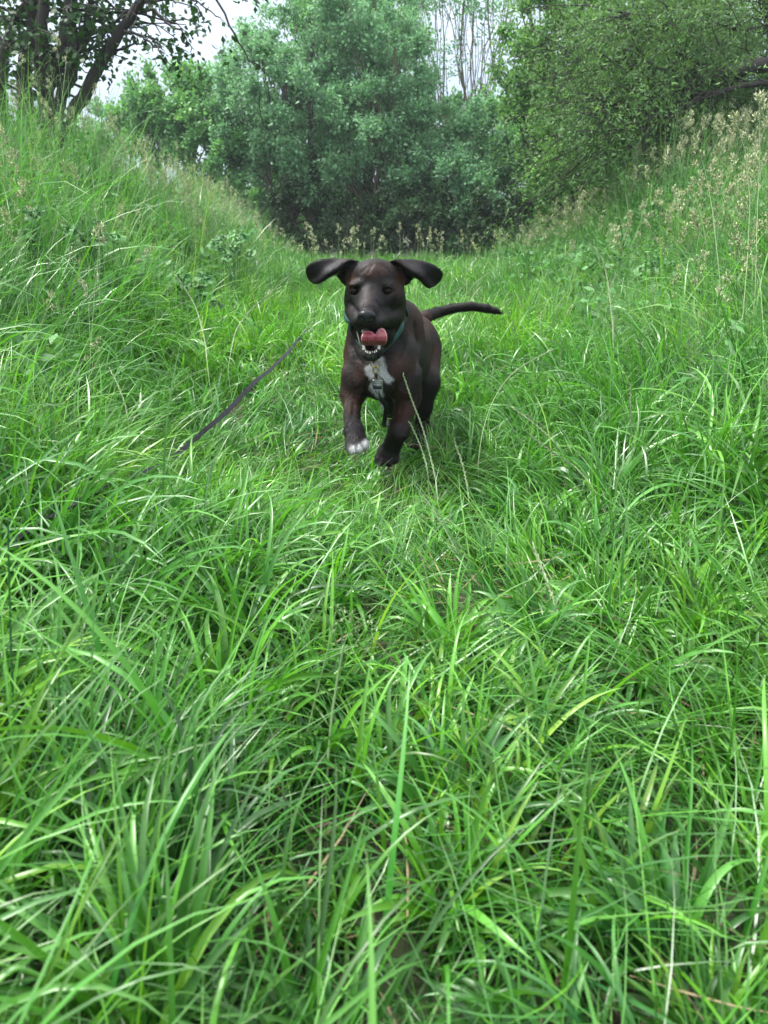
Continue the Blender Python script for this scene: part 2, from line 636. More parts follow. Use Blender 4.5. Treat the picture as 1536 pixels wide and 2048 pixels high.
        for _ in range(smooth):
            S = np.zeros_like(V); n = np.zeros(len(V))
            for i in range(4):
                j = (i + 1) % 4
                np.add.at(S, F[:, i], V[F[:, j]]); np.add.at(n, F[:, i], 1)
                np.add.at(S, F[:, j], V[F[:, i]]); np.add.at(n, F[:, j], 1)
            V = V * 0.4 + 0.6 * S / np.maximum(n, 1)[:, None]
        return V, F


def poly_sdf(px, py, poly):
    px = np.asarray(px, float); py = np.asarray(py, float)
    d = np.full(px.shape, 1e9)
    inside = np.zeros(px.shape, bool)
    n = len(poly)
    for i in range(n):
        ax, ay = poly[i]; bx, by = poly[(i + 1) % n]
        ex, ey = bx - ax, by - ay
        t = np.clip(((px - ax) * ex + (py - ay) * ey) / (ex * ex + ey * ey + 1e-9), 0, 1)
        d = np.minimum(d, (px - ax - t * ex) ** 2 + (py - ay - t * ey) ** 2)
        if by != ay:
            cr = ((ay > py) != (by > py)) & (px < (bx - ax) * (py - ay) / (by - ay) + ax)
            inside ^= cr
    d = np.sqrt(d)
    return np.where(inside, -d, d)


def chaikin(p, n=2):
    p = np.array(p, float)
    for _ in range(n):
        q = np.roll(p, -1, 0)
        p = np.stack([0.75 * p + 0.25 * q, 0.25 * p + 0.75 * q], 1).reshape(-1, 2)
    return p


EAR_L = chaikin([(722, 522), (690, 516), (641, 517), (616, 528), (609, 541), (617, 563), (630, 571), (647, 565), (668, 550), (680, 560),
                 (690, 574), (712, 566), (726, 545)], 2)
EAR_R = chaikin([(774, 524), (790, 518), (833, 518), (859, 525), (881, 537), (888, 549), (880, 565), (862, 579), (850, 575), (835, 559),
                 (827, 557), (813, 574), (795, 566), (774, 545)], 2)
FOLD_L = np.array([(716, 522), (692, 536), (668, 552), (640, 575), (560, 620), (560, 400), (760, 400)])
FOLD_R = np.array([(778, 524), (805, 540), (834, 560), (850, 580), (900, 640), (960, 400), (740, 400)])


def build_dog():
    F = Field(G0, GN, H)
    E, K = F.ell, F.cone
    # ---- trunk
    K(P(766, 716, 2.15), P(820, 684, 2.50), 0.099, 0.083, 0.03)
    E(P(786, 699, 2.30), (0.094, 0.16, 0.096), 0.03, yaw=R(-12))
    E(P(797, 735, 2.28), (0.085, 0.15, 0.062), 0.03, yaw=R(-12))          # belly
    E(P(826, 688, 2.53), (0.074, 0.085, 0.086), 0.03)                      # croup
    E(P(758, 730, 2.06), (0.077, 0.095, 0.072), 0.03)                      # chest
    E(P(758, 762, 2.03), (0.034, 0.070, 0.046), 0.03)                      # breast bone
    K(P(752, 605, 2.05), P(756, 705, 2.10), 0.064, 0.090, 0.03)            # neck
    K(P(762, 624, 2.10), P(792, 652, 2.25), 0.054, 0.078, 0.03)            # nape to withers
    # ---- shoulders
    E(P(722, 728, 2.06), (0.029, 0.055, 0.062), 0.025, rot=R(6))
    E(P(803, 738, 2.09), (0.034, 0.058, 0.072), 0.025, rot=R(-4))
    E(P(718, 762, 2.02), (0.028, 0.035, 0.034), 0.02)
    E(P(800, 775, 2.05), (0.032, 0.038, 0.036), 0.02)
    # ---- left fore leg (reaching, paw lifted)
    K(P(711, 752, 2.04), P(706, 790, 2.035), 0.035, 0.031, 0.025)
    E(P(699, 788, 2.03), (0.021, 0.026, 0.030), 0.012)
    K(P(706, 790, 2.03), P(704, 832, 1.975), 0.026, 0.0190, 0.015)
    K(P(704, 832, 1.975), P(707, 862, 1.935), 0.0190, 0.0205, 0.012)
    E(P(707, 858, 1.928), (0.0235, 0.020, 0.018), 0.012)
    K(P(708, 864, 1.93), P(714, 884, 1.905), 0.023, 0.025, 0.012)
    E(P(714, 888, 1.900), (0.0265, 0.034, 0.020), 0.012)
    for x, y, yy in ((697, 893, 1.884), (707, 898, 1.872), (720, 897, 1.870), (731, 889, 1.880)):
        E(P(x, y, yy), (0.0092, 0.017, 0.0120), 0.007)
    # ---- right fore leg (pushing, carpus flexed)
    K(P(812, 755, 2.08), P(815, 795, 2.08), 0.042, 0.033, 0.025)
    K(P(816, 792, 2.08), P(803, 845, 2.03), 0.033, 0.0245, 0.018)
    E(P(798, 862, 2.015), (0.027, 0.025, 0.026), 0.012)
    K(P(800, 855, 2.02), P(783, 893, 2.05), 0.025, 0.025, 0.015)
    E(P(776, 908, 2.055), (0.032, 0.030, 0.026), 0.012, rot=R(25))
    for x, y, yy in ((757, 917, 2.045), (766, 922, 2.035), (778, 923, 2.035), (790, 917, 2.045)):
        E(P(x, y, yy), (0.011, 0.018, 0.014), 0.004)
    # ---- hind legs
    K(P(841, 703, 2.50), P(851, 765, 2.36), 0.064, 0.042, 0.03)
    K(P(852, 762, 2.35), P(849, 812, 2.36), 0.041, 0.024, 0.02)
    K(P(849, 812, 2.36), P(844, 845, 2.38), 0.024, 0.0195, 0.012)
    K(P(844, 845, 2.38), P(837, 886, 2.30), 0.0195, 0.017, 0.012)
    E(P(836, 893, 2.27), (0.026, 0.036, 0.018), 0.012)
    K(P(795, 715, 2.46), P(784, 785, 2.36), 0.066, 0.042, 0.03)
    K(P(784, 785, 2.36), P(792, 838, 2.40), 0.038, 0.022, 0.02)
    K(P(792, 838, 2.40), P(794, 880, 2.33), 0.020, 0.018, 0.012)
    E(P(794, 888, 2.30), (0.026, 0.036, 0.018), 0.012)
    # ---- tail
    tl = [P(850, 634, 2.60), P(872, 626, 2.66), P(905, 617, 2.68), P(942, 613, 2.68), P(972, 617, 2.67), P(990, 622, 2.66), P(1003, 628, 2.65)]
    tr = [0.025, 0.0215, 0.0185, 0.0175, 0.0165, 0.0125, 0.003]
    for i in range(6):
        K(tl[i], tl[i + 1], tr[i] * 0.80, tr[i + 1] * 0.80, 0.006 if i else 0.02)
    # ---- head
    E(P(750, 566, 2.00), (0.069, 0.085, 0.053), 0.02)
    E(P(750, 548, 1.965), (0.050, 0.045, 0.034), 0.02)
    E(P(712, 598, 1.985), (0.029, 0.056, 0.042), 0.02, rot=R(8))
    E(P(788, 603, 1.99), (0.030, 0.058, 0.048), 0.02, rot=R(-8))
    E(P(714, 590, 1.95), (0.022, 0.030, 0.028), 0.02)
    E(P(780, 595, 1.945), (0.028, 0.034, 0.030), 0.02)
    E(P(713, 568, 1.928), (0.020, 0.016, 0.0070), 0.012, rot=R(-10))     # brows
    E(P(771, 569, 1.930), (0.021, 0.016, 0.0070), 0.012, rot=R(10))
    E(P(743, 594, 1.935), (0.034, 0.034, 0.028), 0.018)
    K(P(744, 584, 1.930), P(735, 622, 1.866), 0.0190, 0.0235, 0.016)      # bridge
    K(P(742, 612, 1.93), P(735, 632, 1.868), 0.045, 0.029, 0.016)         # muzzle
    E(P(718, 640, 1.868), (0.0185, 0.030, 0.0190), 0.010, rot=R(12))      # flews
    E(P(754, 642, 1.872), (0.0240, 0.034, 0.0180), 0.010, rot=R(-14))
    K(P(754, 640, 1.885), P(786, 636, 1.945), 0.021, 0.024, 0.012)        # cheek skin pulled back to the mouth corner
    K(P(716, 638, 1.885), P(705, 624, 1.945), 0.017, 0.018, 0.014)
    # under jaw
    K(P(752, 672, 1.985), P(744, 700, 1.915), 0.036, 0.024, 0.015)
    E(P(743, 701, 1.897), (0.0265, 0.042, 0.0220), 0.010, rot=R(-6))
    E(P(772, 668, 1.955), (0.022, 0.035, 0.028), 0.014)
    # mouth opening
    E(P(742, 687, 1.865), (0.0185, 0.045, 0.0205), 0.004, 'sub')
    E(P(740, 672, 1.875), (0.0230, 0.040, 0.0105), 0.004, 'sub')
    # nose
    E(P(733, 634, 1.831), (0.0225, 0.017, 0.0165), 0.004)
    E(P(733, 628, 1.830), (0.0190, 0.014, 0.0095), 0.004)
    for x in (723, 744):
        E(P(x, 638, 1.815), (0.0050, 0.008, 0.0040), 0.002, 'sub', rot=R(18 if x < 733 else -18))
    K(P(733.5, 641, 1.813), P(734, 655, 1.834), 0.0012, 0.0012, 0.002, 'sub')
    # eye sockets
    for x, y in ((708, 582), (776, 582)):
        ys = F.surf(x, y, 1.8, 2.1)
        o = 1 if x > 740 else -1
        E(P(x - 1 * o, y, ys - 0.001), (0.0140, 0.009, 0.0095), 0.004, 'sub', rot=R(-8 * o))
        K(P(x - 12 * o, y, ys + 0.006), P(x - 1, y - 8.5, ys - 0.001 * (o > 0)), 0.0018, 0.0025, 0.003)
        K(P(x - 1, y - 8.5, ys - 0.001 * (o > 0)), P(x + 12 * o, y - 3, ys + 0.006), 0.0028, 0.0018, 0.003)
        K(P(x - 12 * o, y + 2, ys + 0.006), P(x + 1 * o, y + 9, ys + 0.003), 0.0012, 0.0018, 0.003)
        K(P(x + 1 * o, y + 9, ys + 0.003), P(x + 11 * o, y + 1, ys + 0.007), 0.0018, 0.0012, 0.003)
        EYES.append((x, y, ys))
    # forehead wrinkles and centre furrow
    for x0, y0, x1, y1 in ((737, 530, 724, 545), (746, 529, 736, 545), (757, 529, 766, 545), (765, 530, 779, 545), (750, 548, 746, 580)):
        ya, yb = F.surf(x0, y0, 1.8, 2.1), F.surf(x1, y1, 1.8, 2.1)
        if ya and yb:
            K(P(x0, y0, ya - 0.001), P(x1, y1, yb - 0.001), 0.0016, 0.0012, 0.007, 'sub')
    # muscle lines and loose skin: shallow grooves that follow the surface
    def groove(pts, r, k):
        q = []
        for (x, y) in pts:
            Y = F.surf(x, y, 1.8, 2.7)
            if Y:
                q.append(P(x, y, Y - r * 0.35))
        for a, b in zip(q[:-1], q[1:]):
            if np.linalg.norm(a - b) < 0.08:
                K(a, b, r, r, k, 'sub')
    groove([(828, 650), (834, 680), (835, 710), (833, 740)], 0.004, 0.016)        # behind the shoulder
    groove([(812, 640), (818, 670), (812, 700), (800, 722)], 0.003, 0.012)        # neck and shoulder blade
    groove([(700, 660), (704, 690), (716, 715), (728, 728)], 0.003, 0.012)
    groove([(728, 775), (724, 790), (726, 805)], 0.003, 0.010)
    groove([(733, 760), (727, 775), (712, 778)], 0.003, 0.010)                     # chest and upper arm
    groove([(788, 764), (798, 790), (806, 800)], 0.003, 0.010)
    groove([(708, 795), (706, 815), (704, 835)], 0.002, 0.006)                     # forearm tendons
    groove([(808, 800), (803, 822), (798, 842)], 0.002, 0.006)
    groove([(698, 606), (706, 612), (714, 622)], 0.0022, 0.006)                    # cheek folds
    groove([(800, 612), (788, 622), (776, 630)], 0.0022, 0.006)
    groove([(730, 600), (722, 612), (714, 628)], 0.0018, 0.006)
    groove([(752, 604), (762, 616), (770, 630)], 0.0018, 0.006)
    # ---- ears: thin curved flaps, folded over in front
    dl = poly_depth(FOLD_L, 2.010, 1.972, 716)
    dr = poly_depth(FOLD_R, 2.015, 1.975, 776)
    K(P(706, 532, 1.995), P(698, 556, 1.985), 0.013, 0.010, 0.012)
    K(P(792, 534, 1.998), P(803, 558, 1.99), 0.014, 0.011, 0.012)
    F.slab(EAR_L, dl, 0.0058, 0.008)
    F.slab(EAR_R, dr, 0.0058, 0.008)
    return F


def poly_depth(fold, ybase, yflap, xroot):
    def f(px, py):
        d = poly_sdf(px, py, fold)
        m = sstep(7, -5, d)
        a = np.abs(px - xroot) / 100.0
        return ybase + (yflap - ybase) * m + 0.022 * a + 0.012 * np.sin(a * 4.0 + py * 0.05) * m - 0.018 * m * np.exp(-((d + 10) / 9.0) ** 2)
    return f


EYES = []
DOG = build_dog()

WHITE1 = chaikin([(728, 734), (742, 727), (757, 716), (768, 712), (771, 732), (776, 747), (789, 759), (786, 763), (774, 769), (765, 757), (752, 745),
                  (750, 757), (741, 757), (733, 747)], 1)
WHITE2 = chaikin([(736, 770), (746, 762), (752, 757), (752, 745), (765, 760), (764, 780), (768, 790), (763, 797), (750, 792)], 1)


def paint_dog(V, N):
    px, py, d = proj(V)
    nz = fbm(V, 28, 4)
    fine = fbm(V * np.array([1.0, 1.0, 0.4]), 160, 9, 2)
    c = np.array([0.0055, 0.0037, 0.0037])[None] * (1 + 0.25 * nz[:, None])
    brown = np.array([0.043, 0.0170, 0.0105])
    grey = np.array([0.022, 0.020, 0.025])

    def blob(x, y, rx, ry, ymax=9.0, ymin=0.0):
        return np.exp(-(((px - x) / rx) ** 2 + ((py - y) / ry) ** 2) ** 1.3) * (V[:, 1] < ymax) * (V[:, 1] > ymin)
    b = np.zeros(len(V))
    for a in ((750, 540, 34, 15, 2.1), (700, 558, 12, 18, 2.1), (800, 560, 12, 30, 2.15), (690, 690, 14, 60, 2.2), (700, 795, 26, 28, 2.2),
              (806, 810, 26, 45, 2.2), (722, 745, 20, 22, 2.2), (735, 600, 10, 16, 1.95), (845, 640, 34, 40, 9), (870, 710, 16, 40, 9), (800, 735, 30, 30, 2.2)):
        b = np.maximum(b, blob(*a))
    b = np.clip(b * (0.75 + 0.5 * nz), 0, 1) * 0.8
    b *= (V[:, 1] < 2.6)
    c = c * (1 - b[:, None]) + brown[None] * b[:, None]
    g = np.zeros(len(V))
    for a in ((738, 606, 22, 26, 2.0), (745, 645, 34, 14, 1.93), (708, 855, 18, 22, 2.1), (798, 862, 14, 14, 2.1),
              (690, 535, 70, 10, 2.1), (845, 535, 45, 12, 2.1)):
        g = np.maximum(g, blob(*a))
    g = np.clip(g * (0.75 + 0.5 * nz), 0, 1) * 0.7
    c = c * (1 - g[:, None]) + grey[None] * g[:, None]
    white = np.array([0.40, 0.41, 0.42])
    jx, jy = px + 5 * fine + 3 * nz, py + 6 * nz + 3 * fine
    w = np.maximum(sstep(1.5, -3.5, poly_sdf(jx, jy, WHITE1)), sstep(1.5, -3.5, poly_sdf(jx, jy, WHITE2)) * 0.8)
    w *= (N[:, 1] < 0.35) * (V[:, 1] < 2.12) * (py > 705)
    # keep the white off the lower jaw, which hangs in front of the chest
    w *= (V[:, 1] > 1.95)
    toe = np.zeros(len(V))
    for a in ((706, 899, 9, 10, 2.0), (719, 899, 9, 11, 2.0), (732, 889, 8, 9, 2.0)):
        toe = np.maximum(toe, blob(*a))
    w = np.maximum(w, np.clip(toe * 1.3 * (0.8 + 0.6 * fine), 0, 1) * (V[:, 1] < 1.91))
    tip = blob(757, 926, 5, 4, 2.05)
    w = np.maximum(w, tip * 0.5)
    chin = blob(741, 712, 10, 5, 1.9) * 0.10
    w = np.maximum(w, chin)
    c = c * (1 - w[:, None]) + white[None] * w[:, None]
    # mouth inside and lips: black skin; nose leather
    mouth = ((((V - P(742, 687, 1.875)) / np.array([0.021, 0.060, 0.0225])) ** 2).sum(1) < 1) | \
            ((((V - P(740, 672, 1.875)) / np.array([0.0245, 0.042, 0.0115])) ** 2).sum(1) < 1)
    c[mouth] = (0.010, 0.005, 0.006)
    nose = ((((V - P(733, 633, 1.828)) / np.array([0.0240, 0.020, 0.0182])) ** 2).sum(1) < 1) & (V[:, 1] < 1.834)
    c[nose] = (0.0095, 0.0095, 0.0120)
    alpha = np.where(nose | mouth, 1.0, 0.0)
    return np.concatenate([np.clip(c, 0.002, 1), alpha[:, None]], 1)


def vnormals(V, Q):
    n = np.zeros_like(V)
    f = np.cross(V[Q[:, 2]] - V[Q[:, 0]], V[Q[:, 3]] - V[Q[:, 1]])
    for i in range(4):
        np.add.at(n, Q[:, i], f)
    return n / (np.linalg.norm(n, axis=1, keepdims=True) + 1e-12)


def fur_mat():
    m, t = new_mat('short_coat')
    N, L = t.nodes.new, t.links.new
    a = N('ShaderNodeAttribute'); a.attribute_name = 'Col'
    p = N('ShaderNodeBsdfPrincipled')
    tc = N('ShaderNodeTexCoord')
    mp = N('ShaderNodeMapping'); mp.inputs['Scale'].default_value = (1, 1, 0.35)
    L(tc.outputs['Object'], mp.inputs[0])
    n = N('ShaderNodeTexNoise'); n.inputs['Scale'].default_value = 420; n.inputs['Detail'].default_value = 3
    L(mp.outputs[0], n.inputs[0])
    mr = N('ShaderNodeMapRange'); mr.inputs[1].default_value = 0.3; mr.inputs[2].default_value = 0.7
    mr.inputs[3].default_value = 0.6; mr.inputs[4].default_value = 1.5
    L(n.outputs[0], mr.inputs[0])
    mv = N('ShaderNodeVectorMath'); mv.operation = 'SCALE'
    L(a.outputs['Color'], mv.inputs[0]); L(mr.outputs[0], mv.inputs['Scale'])
    L(mv.outputs[0], p.inputs['Base Color'])
    b = N('ShaderNodeBump'); b.inputs['Strength'].default_value = 0.35; b.inputs['Distance'].default_value = 0.0015
    L(n.outputs[0], b.inputs['Height']); L(b.outputs[0], p.inputs['Normal'])
    rr = N('ShaderNodeMapRange'); rr.inputs[3].default_value = 0.52; rr.inputs[4].default_value = 0.25
    L(a.outputs['Alpha'], rr.inputs[0]); L(rr.outputs[0], p.inputs['Roughness'])
    p.inputs['Specular IOR Level'].default_value = 0.20
    p.inputs['Sheen Weight'].default_value = 0.0
    p.inputs['Sheen Roughness'].default_value = 0.4
    p.inputs['Sheen Tint'].default_value = (0.8, 0.85, 1.0, 1)
    o = N('ShaderNodeOutputMaterial'); L(p.outputs[0], o.inputs['Surface'])
    return m


def add_fur(dog, V, Q, N):
    rs = RS(61)
    cen = V[Q].mean(1)
    area = np.linalg.norm(np.cross(V[Q[:, 2]] - V[Q[:, 0]], V[Q[:, 3]] - V[Q[:, 1]]), axis=1) / 2
    n = 230000
    f = rs.choice(len(Q), n, p=area / area.sum())
    u, v = rs.rand(n, 1), rs.rand(n, 1)
    p = (V[Q[f, 0]] * (1 - u) + V[Q[f, 1]] * u) * (1 - v) + (V[Q[f, 3]] * (1 - u) + V[Q[f, 2]] * u) * v
    nn = N[Q[f, 0]]
    col = paint_dog(p, nn)
    ok = col[:, 3] < 0.5
    for x, y, ys in EYES:
        ok &= np.linalg.norm(p - P(x, y, ys + 0.003), axis=1) > 0.0140
    p, nn, col = p[ok], nn[ok], col[ok]
    n = len(p)
    nose = P(734, 634, 1.84)
    head = sstep(2.06, 2.0, p[:, 1]) * sstep(P(750, 700, 1.95)[2], P(750, 660, 1.95)[2], p[:, 2])
    bodyd = np.tile(np.array([0.1, 0.75, -0.75]), (n, 1))
    tail = (p[:, 1] > 2.58) & (p[:, 0] > 0.16)
    bodyd[tail] = (1.0, 0.0, 0.02)
    legs = p[:, 2] < 0.24
    bodyd[legs] = (0, 0.15, -1.0)
    hd = p - nose
    hd /= np.linalg.norm(hd, axis=1, keepdims=True) + 1e-9
    d = bodyd * (1 - head)[:, None] + hd * head[:, None] + 0.22 * rs.normal(0, 1, (n, 3)) + 0.25 * np.stack([vnoise(p, 40, 71), vnoise(p, 40, 72), vnoise(p, 40, 73)], 1)
    d -= nn * (d * nn).sum(1)[:, None]
    d /= np.linalg.norm(d, axis=1, keepdims=True) + 1e-9
    L = (0.0075 - 0.0035 * head) * rs.uniform(0.6, 1.2, n)
    L = np.where(tail, L * 1.3, L)[:, None]
    s = np.cross(d, nn)
    w = 0.00038
    a = p - nn * 0.0004
    up_ = (0.20 - 0.10 * head)[:, None]
    m = p + d * L * 0.55 + nn * L * up_
    e = p + d * L + nn * L * up_ * 1.8
    W = np.stack([a - s * w, a + s * w, m + s * w * 0.8, m - s * w * 0.8, e + s * w * 0.15, e - s * w * 0.15], 1)
    cc = np.repeat((col[:, :3] * np.where(col[:, :1] > 0.2, rs.uniform(0.6, 1.0, (n, 1)), rs.uniform(0.25, 1.0, (n, 1)) ** 2 * 2.3) * ( (1 + 0.35 * fbm(p, 90, 77, 2))[:, None]))[:, None], 6, 1)
    ac = Acc()
    add_blades(ac, W, np.array([[0, 1, 2, 3], [3, 2, 4, 5]]), np.concatenate([cc, np.zeros((n, 6, 1))], 2))
    settle(ac.build('fur', fur_mat(), dog))


def sphere_arrays(nu=20, nv=12):
    V = [];
    for j in range(nv + 1):
        th = math.pi * j / nv
        for i in range(nu):
            a = 2 * math.pi * i / nu
            V.append((math.sin(th) * math.cos(a), math.sin(th) * math.sin(a), math.cos(th)))
    Q = [[j * nu + i, (j + 1) * nu + i, (j + 1) * nu + (i + 1) % nu, j * nu + (i + 1) % nu] for j in range(nv) for i in range(nu)]
    return np.array(V), np.array(Q)


def make_dog():
    base = P(795, 860, 2.15); base[2] = float(ground_z(base[0], base[1]))
    dog = thing('dog', 'dark chocolate dog with a white chest patch, ears flying, bounding through the grass', 'dog', base)
    V, Q = DOG.mesh(2)
    N = vnormals(V, Q)
    ctr = N[:, 1][np.argmin(V[:, 1])]
    if ctr > 0:
        Q = Q[:, ::-1]; N = -N
    body = settle(mk_mesh('body', V, Q, fur_mat(), dog, paint_dog(V, N)))
    add_fur(dog, V, Q, N)
    # eyes
    em = plain_mat('eye_wet', (0.008, 0.0045, 0.0035), 0.03, spec=0.12)
    sv_, sq_ = sphere_arrays()
    for x, y, ys in EYES:
        c = P(x, y + 0.5, ys + (0.0102 if x > 740 else 0.0088))
        settle(mk_mesh('eye', sv_ * 0.0115 + c, sq_, em, dog))
    # tongue
    TG = chaikin([(728, 693), (722, 686), (721.5, 675), (725.5, 664), (733, 661), (742, 661.5), (748, 666), (750, 670), (753, 663), (759, 656.5), (767, 656), (773, 664),
                  (775, 675), (774, 685), (769, 694), (758, 690), (748, 693), (738, 690)], 2)
    tf = Field(P(742, 700, 1.80) - np.array([0.05, 0.0, 0.0]), (np.array([0.10, 0.12, 0.09]) / 0.0013).astype(int), 0.0013)


    def td(px, py):
        u = (px - 749) / 25.0
        return 1.838 + 0.010 * u * u * np.sign(u + 0.6) * 0.5 + 0.010 * sstep(675, 660, py) + 0.022 * sstep(680, 696, py) + 0.004 * np.exp(-((px - 750) / 3.0) ** 2)
    tf.slab(TG, td, 0.0042, 0.003)
    tv, tq = tf.mesh(1)
    tn = vnormals(tv, tq)
    if tn[np.argmin(tv[:, 1]), 1] > 0:
        tq = tq[:, ::-1]
    tpx, tpy, _ = proj(tv)
    e = sstep(-3.2, -0.6, poly_sdf(tpx, tpy, TG)) * (tpy < 688)
    tc = np.array([0.20, 0.030, 0.045])[None] * (1 - e[:, None]) + np.array([0.42, 0.17, 0.20])[None] * e[:, None]
    tc *= (1 + 0.18 * fbm(tv, 200, 3))[:, None]
    m, t = new_mat('tongue_flesh')
    a = t.nodes.new('ShaderNodeAttribute'); a.attribute_name = 'Col'
    p = t.nodes.new('ShaderNodeBsdfPrincipled'); p.inputs['Roughness'].default_value = 0.38
    p.inputs['Subsurface Weight'].default_value = 0.0
    t.links.new(a.outputs['Color'], p.inputs['Base Color'])
    o = t.nodes.new('ShaderNodeOutputMaterial'); t.links.new(p.outputs[0], o.inputs['Surface'])
    settle(mk_mesh('tongue', tv, tq, m, dog, tc))
    # teeth
    tm = plain_mat('tooth', (0.62, 0.58, 0.48), 0.25, noise=(300, (0.70, 0.67, 0.60)))
    def tooth(px, py, Y, w, h, lean=0.0, up=1):
        n = 5
        b = P(px, py, Y)
        a = Acc()
        s = np.linspace(0, 1, n)
        pts = b[None] + np.stack([lean * h * s ** 1.5, 0.2 * h * s ** 2, up * h * s], 1)
        a.tube(pts, w * (1 - s ** 1.6) + 0.0004, 8)
        return settle(a.build('tooth', tm, dog))
    for x, y, w, h, l, yy in ((728, 699, 0.0034, 0.0175, -0.15, 1.868), (757.5, 698, 0.0034, 0.0165, 0.2, 1.868)):
        tooth(x, y, yy, w, h, l)
    for i, (x, y) in enumerate(((731.5, 704), (735.5, 706), (740, 707), (744.5, 707), (749, 706), (752.5, 703.5))):
        yt = DOG.surf(x, y + 3, 1.8, 1.95) or 1.86
        tooth(x, y, yt + 0.0025, 0.0020, 0.0056)
    a = Acc()
    a.tube([P(713.5, 662, 1.872), P(715.5, 670, 1.868), P(717.5, 678, 1.866), P(719, 685, 1.866), P(723, 691, 1.868)], [0.0006, 0.0012, 0.0013, 0.0014, 0.0010], 6)
    settle(a.build('lip', plain_mat('pale_lip', (0.50, 0.44, 0.36), 0.3), dog))
    tooth(725, 660, 1.858, 0.0024, 0.0085, 0.0, -1)
    # collar: a band lying on the neck
    cm = plain_mat('collar_webbing', (0.010, 0.055, 0.052), 0.75, noise=(150, (0.02, 0.085, 0.080)), bump=(700, 0.3))
    def neck(x, y, off, y0=1.8):
        return P(x, y, (DOG.surf(x, y, y0, 2.3) or 2.05) + off)
    ctr = P(752, 650, 2.07)
    key = [neck(812, 634, -0.002), neck(805, 652, -0.003), neck(795, 669, -0.003), neck(781, 686, -0.004, 1.97), neck(764, 702, -0.004, 1.97),
           P(750, 715, (DOG.surf(750, 726, 1.8, 2.3) or 1.98) - 0.003), neck(733, 705, 0.004, 1.97), neck(716, 688, 0.006, 1.95), neck(703, 664, 0.006, 1.93),
           P(699, 646, 2.02), P(692, 630, 2.045), P(697, 606, 2.10), P(725, 585, 2.14), P(760, 582, 2.15), P(795, 600, 2.13), P(811, 618, 2.09)]
    key = np.array(key)
    n = 96
    u = np.arange(n) / n * len(key)
    i1 = u.astype(int); t = (u - i1)[:, None]
    g = [key[(i1 + d) % len(key)] for d in (-1, 0, 1, 2)]
    line = 0.5 * (2 * g[1] + (-g[0] + g[2]) * t + (2 * g[0] - 5 * g[1] + 4 * g[2] - g[3]) * t ** 2 + (-g[0] + 3 * g[1] - 3 * g[2] + g[3]) * t ** 3)
    tan = np.roll(line, -1, 0) - np.roll(line, 1, 0); tan /= np.linalg.norm(tan, axis=1, keepdims=True)
    ow = line - ctr; ow -= tan * (ow * tan).sum(1)[:, None]; ow /= np.linalg.norm(ow, axis=1, keepdims=True)
    sdv = np.cross(tan, ow)
    Vc = np.stack([line + sdv * dn + ow * do for dn, do in ((-0.0090, -0.001), (-0.0090, 0.002), (0.0, 0.0028), (0.0090, 0.002), (0.0090, -0.001), (0.0, -0.002))], 1).reshape(-1, 3)
    Qc = [[i * 6 + k, i * 6 + (k + 1) % 6, ((i + 1) % n) * 6 + (k + 1) % 6, ((i + 1) % n) * 6 + k] for i in range(n) for k in range(6)]
    collar = settle(mk_mesh('collar', Vc, np.array(Qc), cm, dog))
    bottom = key[5] + np.array([0, -0.003, -0.004])
    brass = plain_mat('brass', (0.45, 0.33, 0.14), 0.28, metal=1.0)
    steel = plain_mat('steel', (0.45, 0.45, 0.46), 0.25, metal=1.0)
    rc = bottom + np.array([0.0, -0.004, -0.009])
    aa = Acc()
    th = np.linspace(0, 2 * math.pi, 25)
    aa.tube(rc + np.stack([0.0105 * np.cos(th), 0.002 * np.cos(th), 0.0105 * np.sin(th)], 1), 0.0016, 6, cap=False)
    ring = aa.build('ring', brass, collar)
    ring.location = (0, 0, 0)
    return dog, collar, rc


dog, collar, RINGC = make_dog()


# ---------------------------------------------------------------- the lead
def ribbon(pts, width, thick, name, mat, parent, twist=None, flat=(0, 0, 1)):
    pts = np.array(pts, float)
    # Catmull-Rom
    out = []
    for i in range(len(pts) - 1):
        p0 = pts[max(i - 1, 0)]; p1 = pts[i]; p2 = pts[i + 1]; p3 = pts[min(i + 2, len(pts) - 1)]
        for t in np.linspace(0, 1, 14, endpoint=False):
            out.append(0.5 * ((2 * p1) + (-p0 + p2) * t + (2 * p0 - 5 * p1 + 4 * p2 - p3) * t * t + (-p0 + 3 * p1 - 3 * p2 + p3) * t ** 3))
    out.append(pts[-1])
    out = np.array(out)
    n = len(out)
    tan = np.gradient(out, axis=0); tan /= np.linalg.norm(tan, axis=1, keepdims=True) + 1e-9
    up = np.tile(np.array(flat, float), (n, 1))
    side = np.cross(tan, up); side /= np.linalg.norm(side, axis=1, keepdims=True) + 1e-9
    up = np.cross(side, tan)
    if twist is not None:
        a = np.interp(np.linspace(0, 1, n), np.linspace(0, 1, len(twist)), twist)[:, None]
        side, up = np.cos(a) * side + np.sin(a) * up, -np.sin(a) * side + np.cos(a) * up
    w, h = width / 2, thick / 2
    V = np.stack([out - side * w - up * h, out + side * w - up * h, out + side * w + up * h, out - side * w + up * h], 1).reshape(-1, 3)
    Q = [[i * 4 + k, i * 4 + (k + 1) % 4, (i + 1) * 4 + (k + 1) % 4, (i + 1) * 4 + k] for i in range(n - 1) for k in range(4)]
    Q += [[0, 1, 2, 3], [4 * n - 1, 4 * n - 2, 4 * n - 3, 4 * n - 4]]
    return mk_mesh(name, V, np.array(Q), mat, parent, smooth=False)


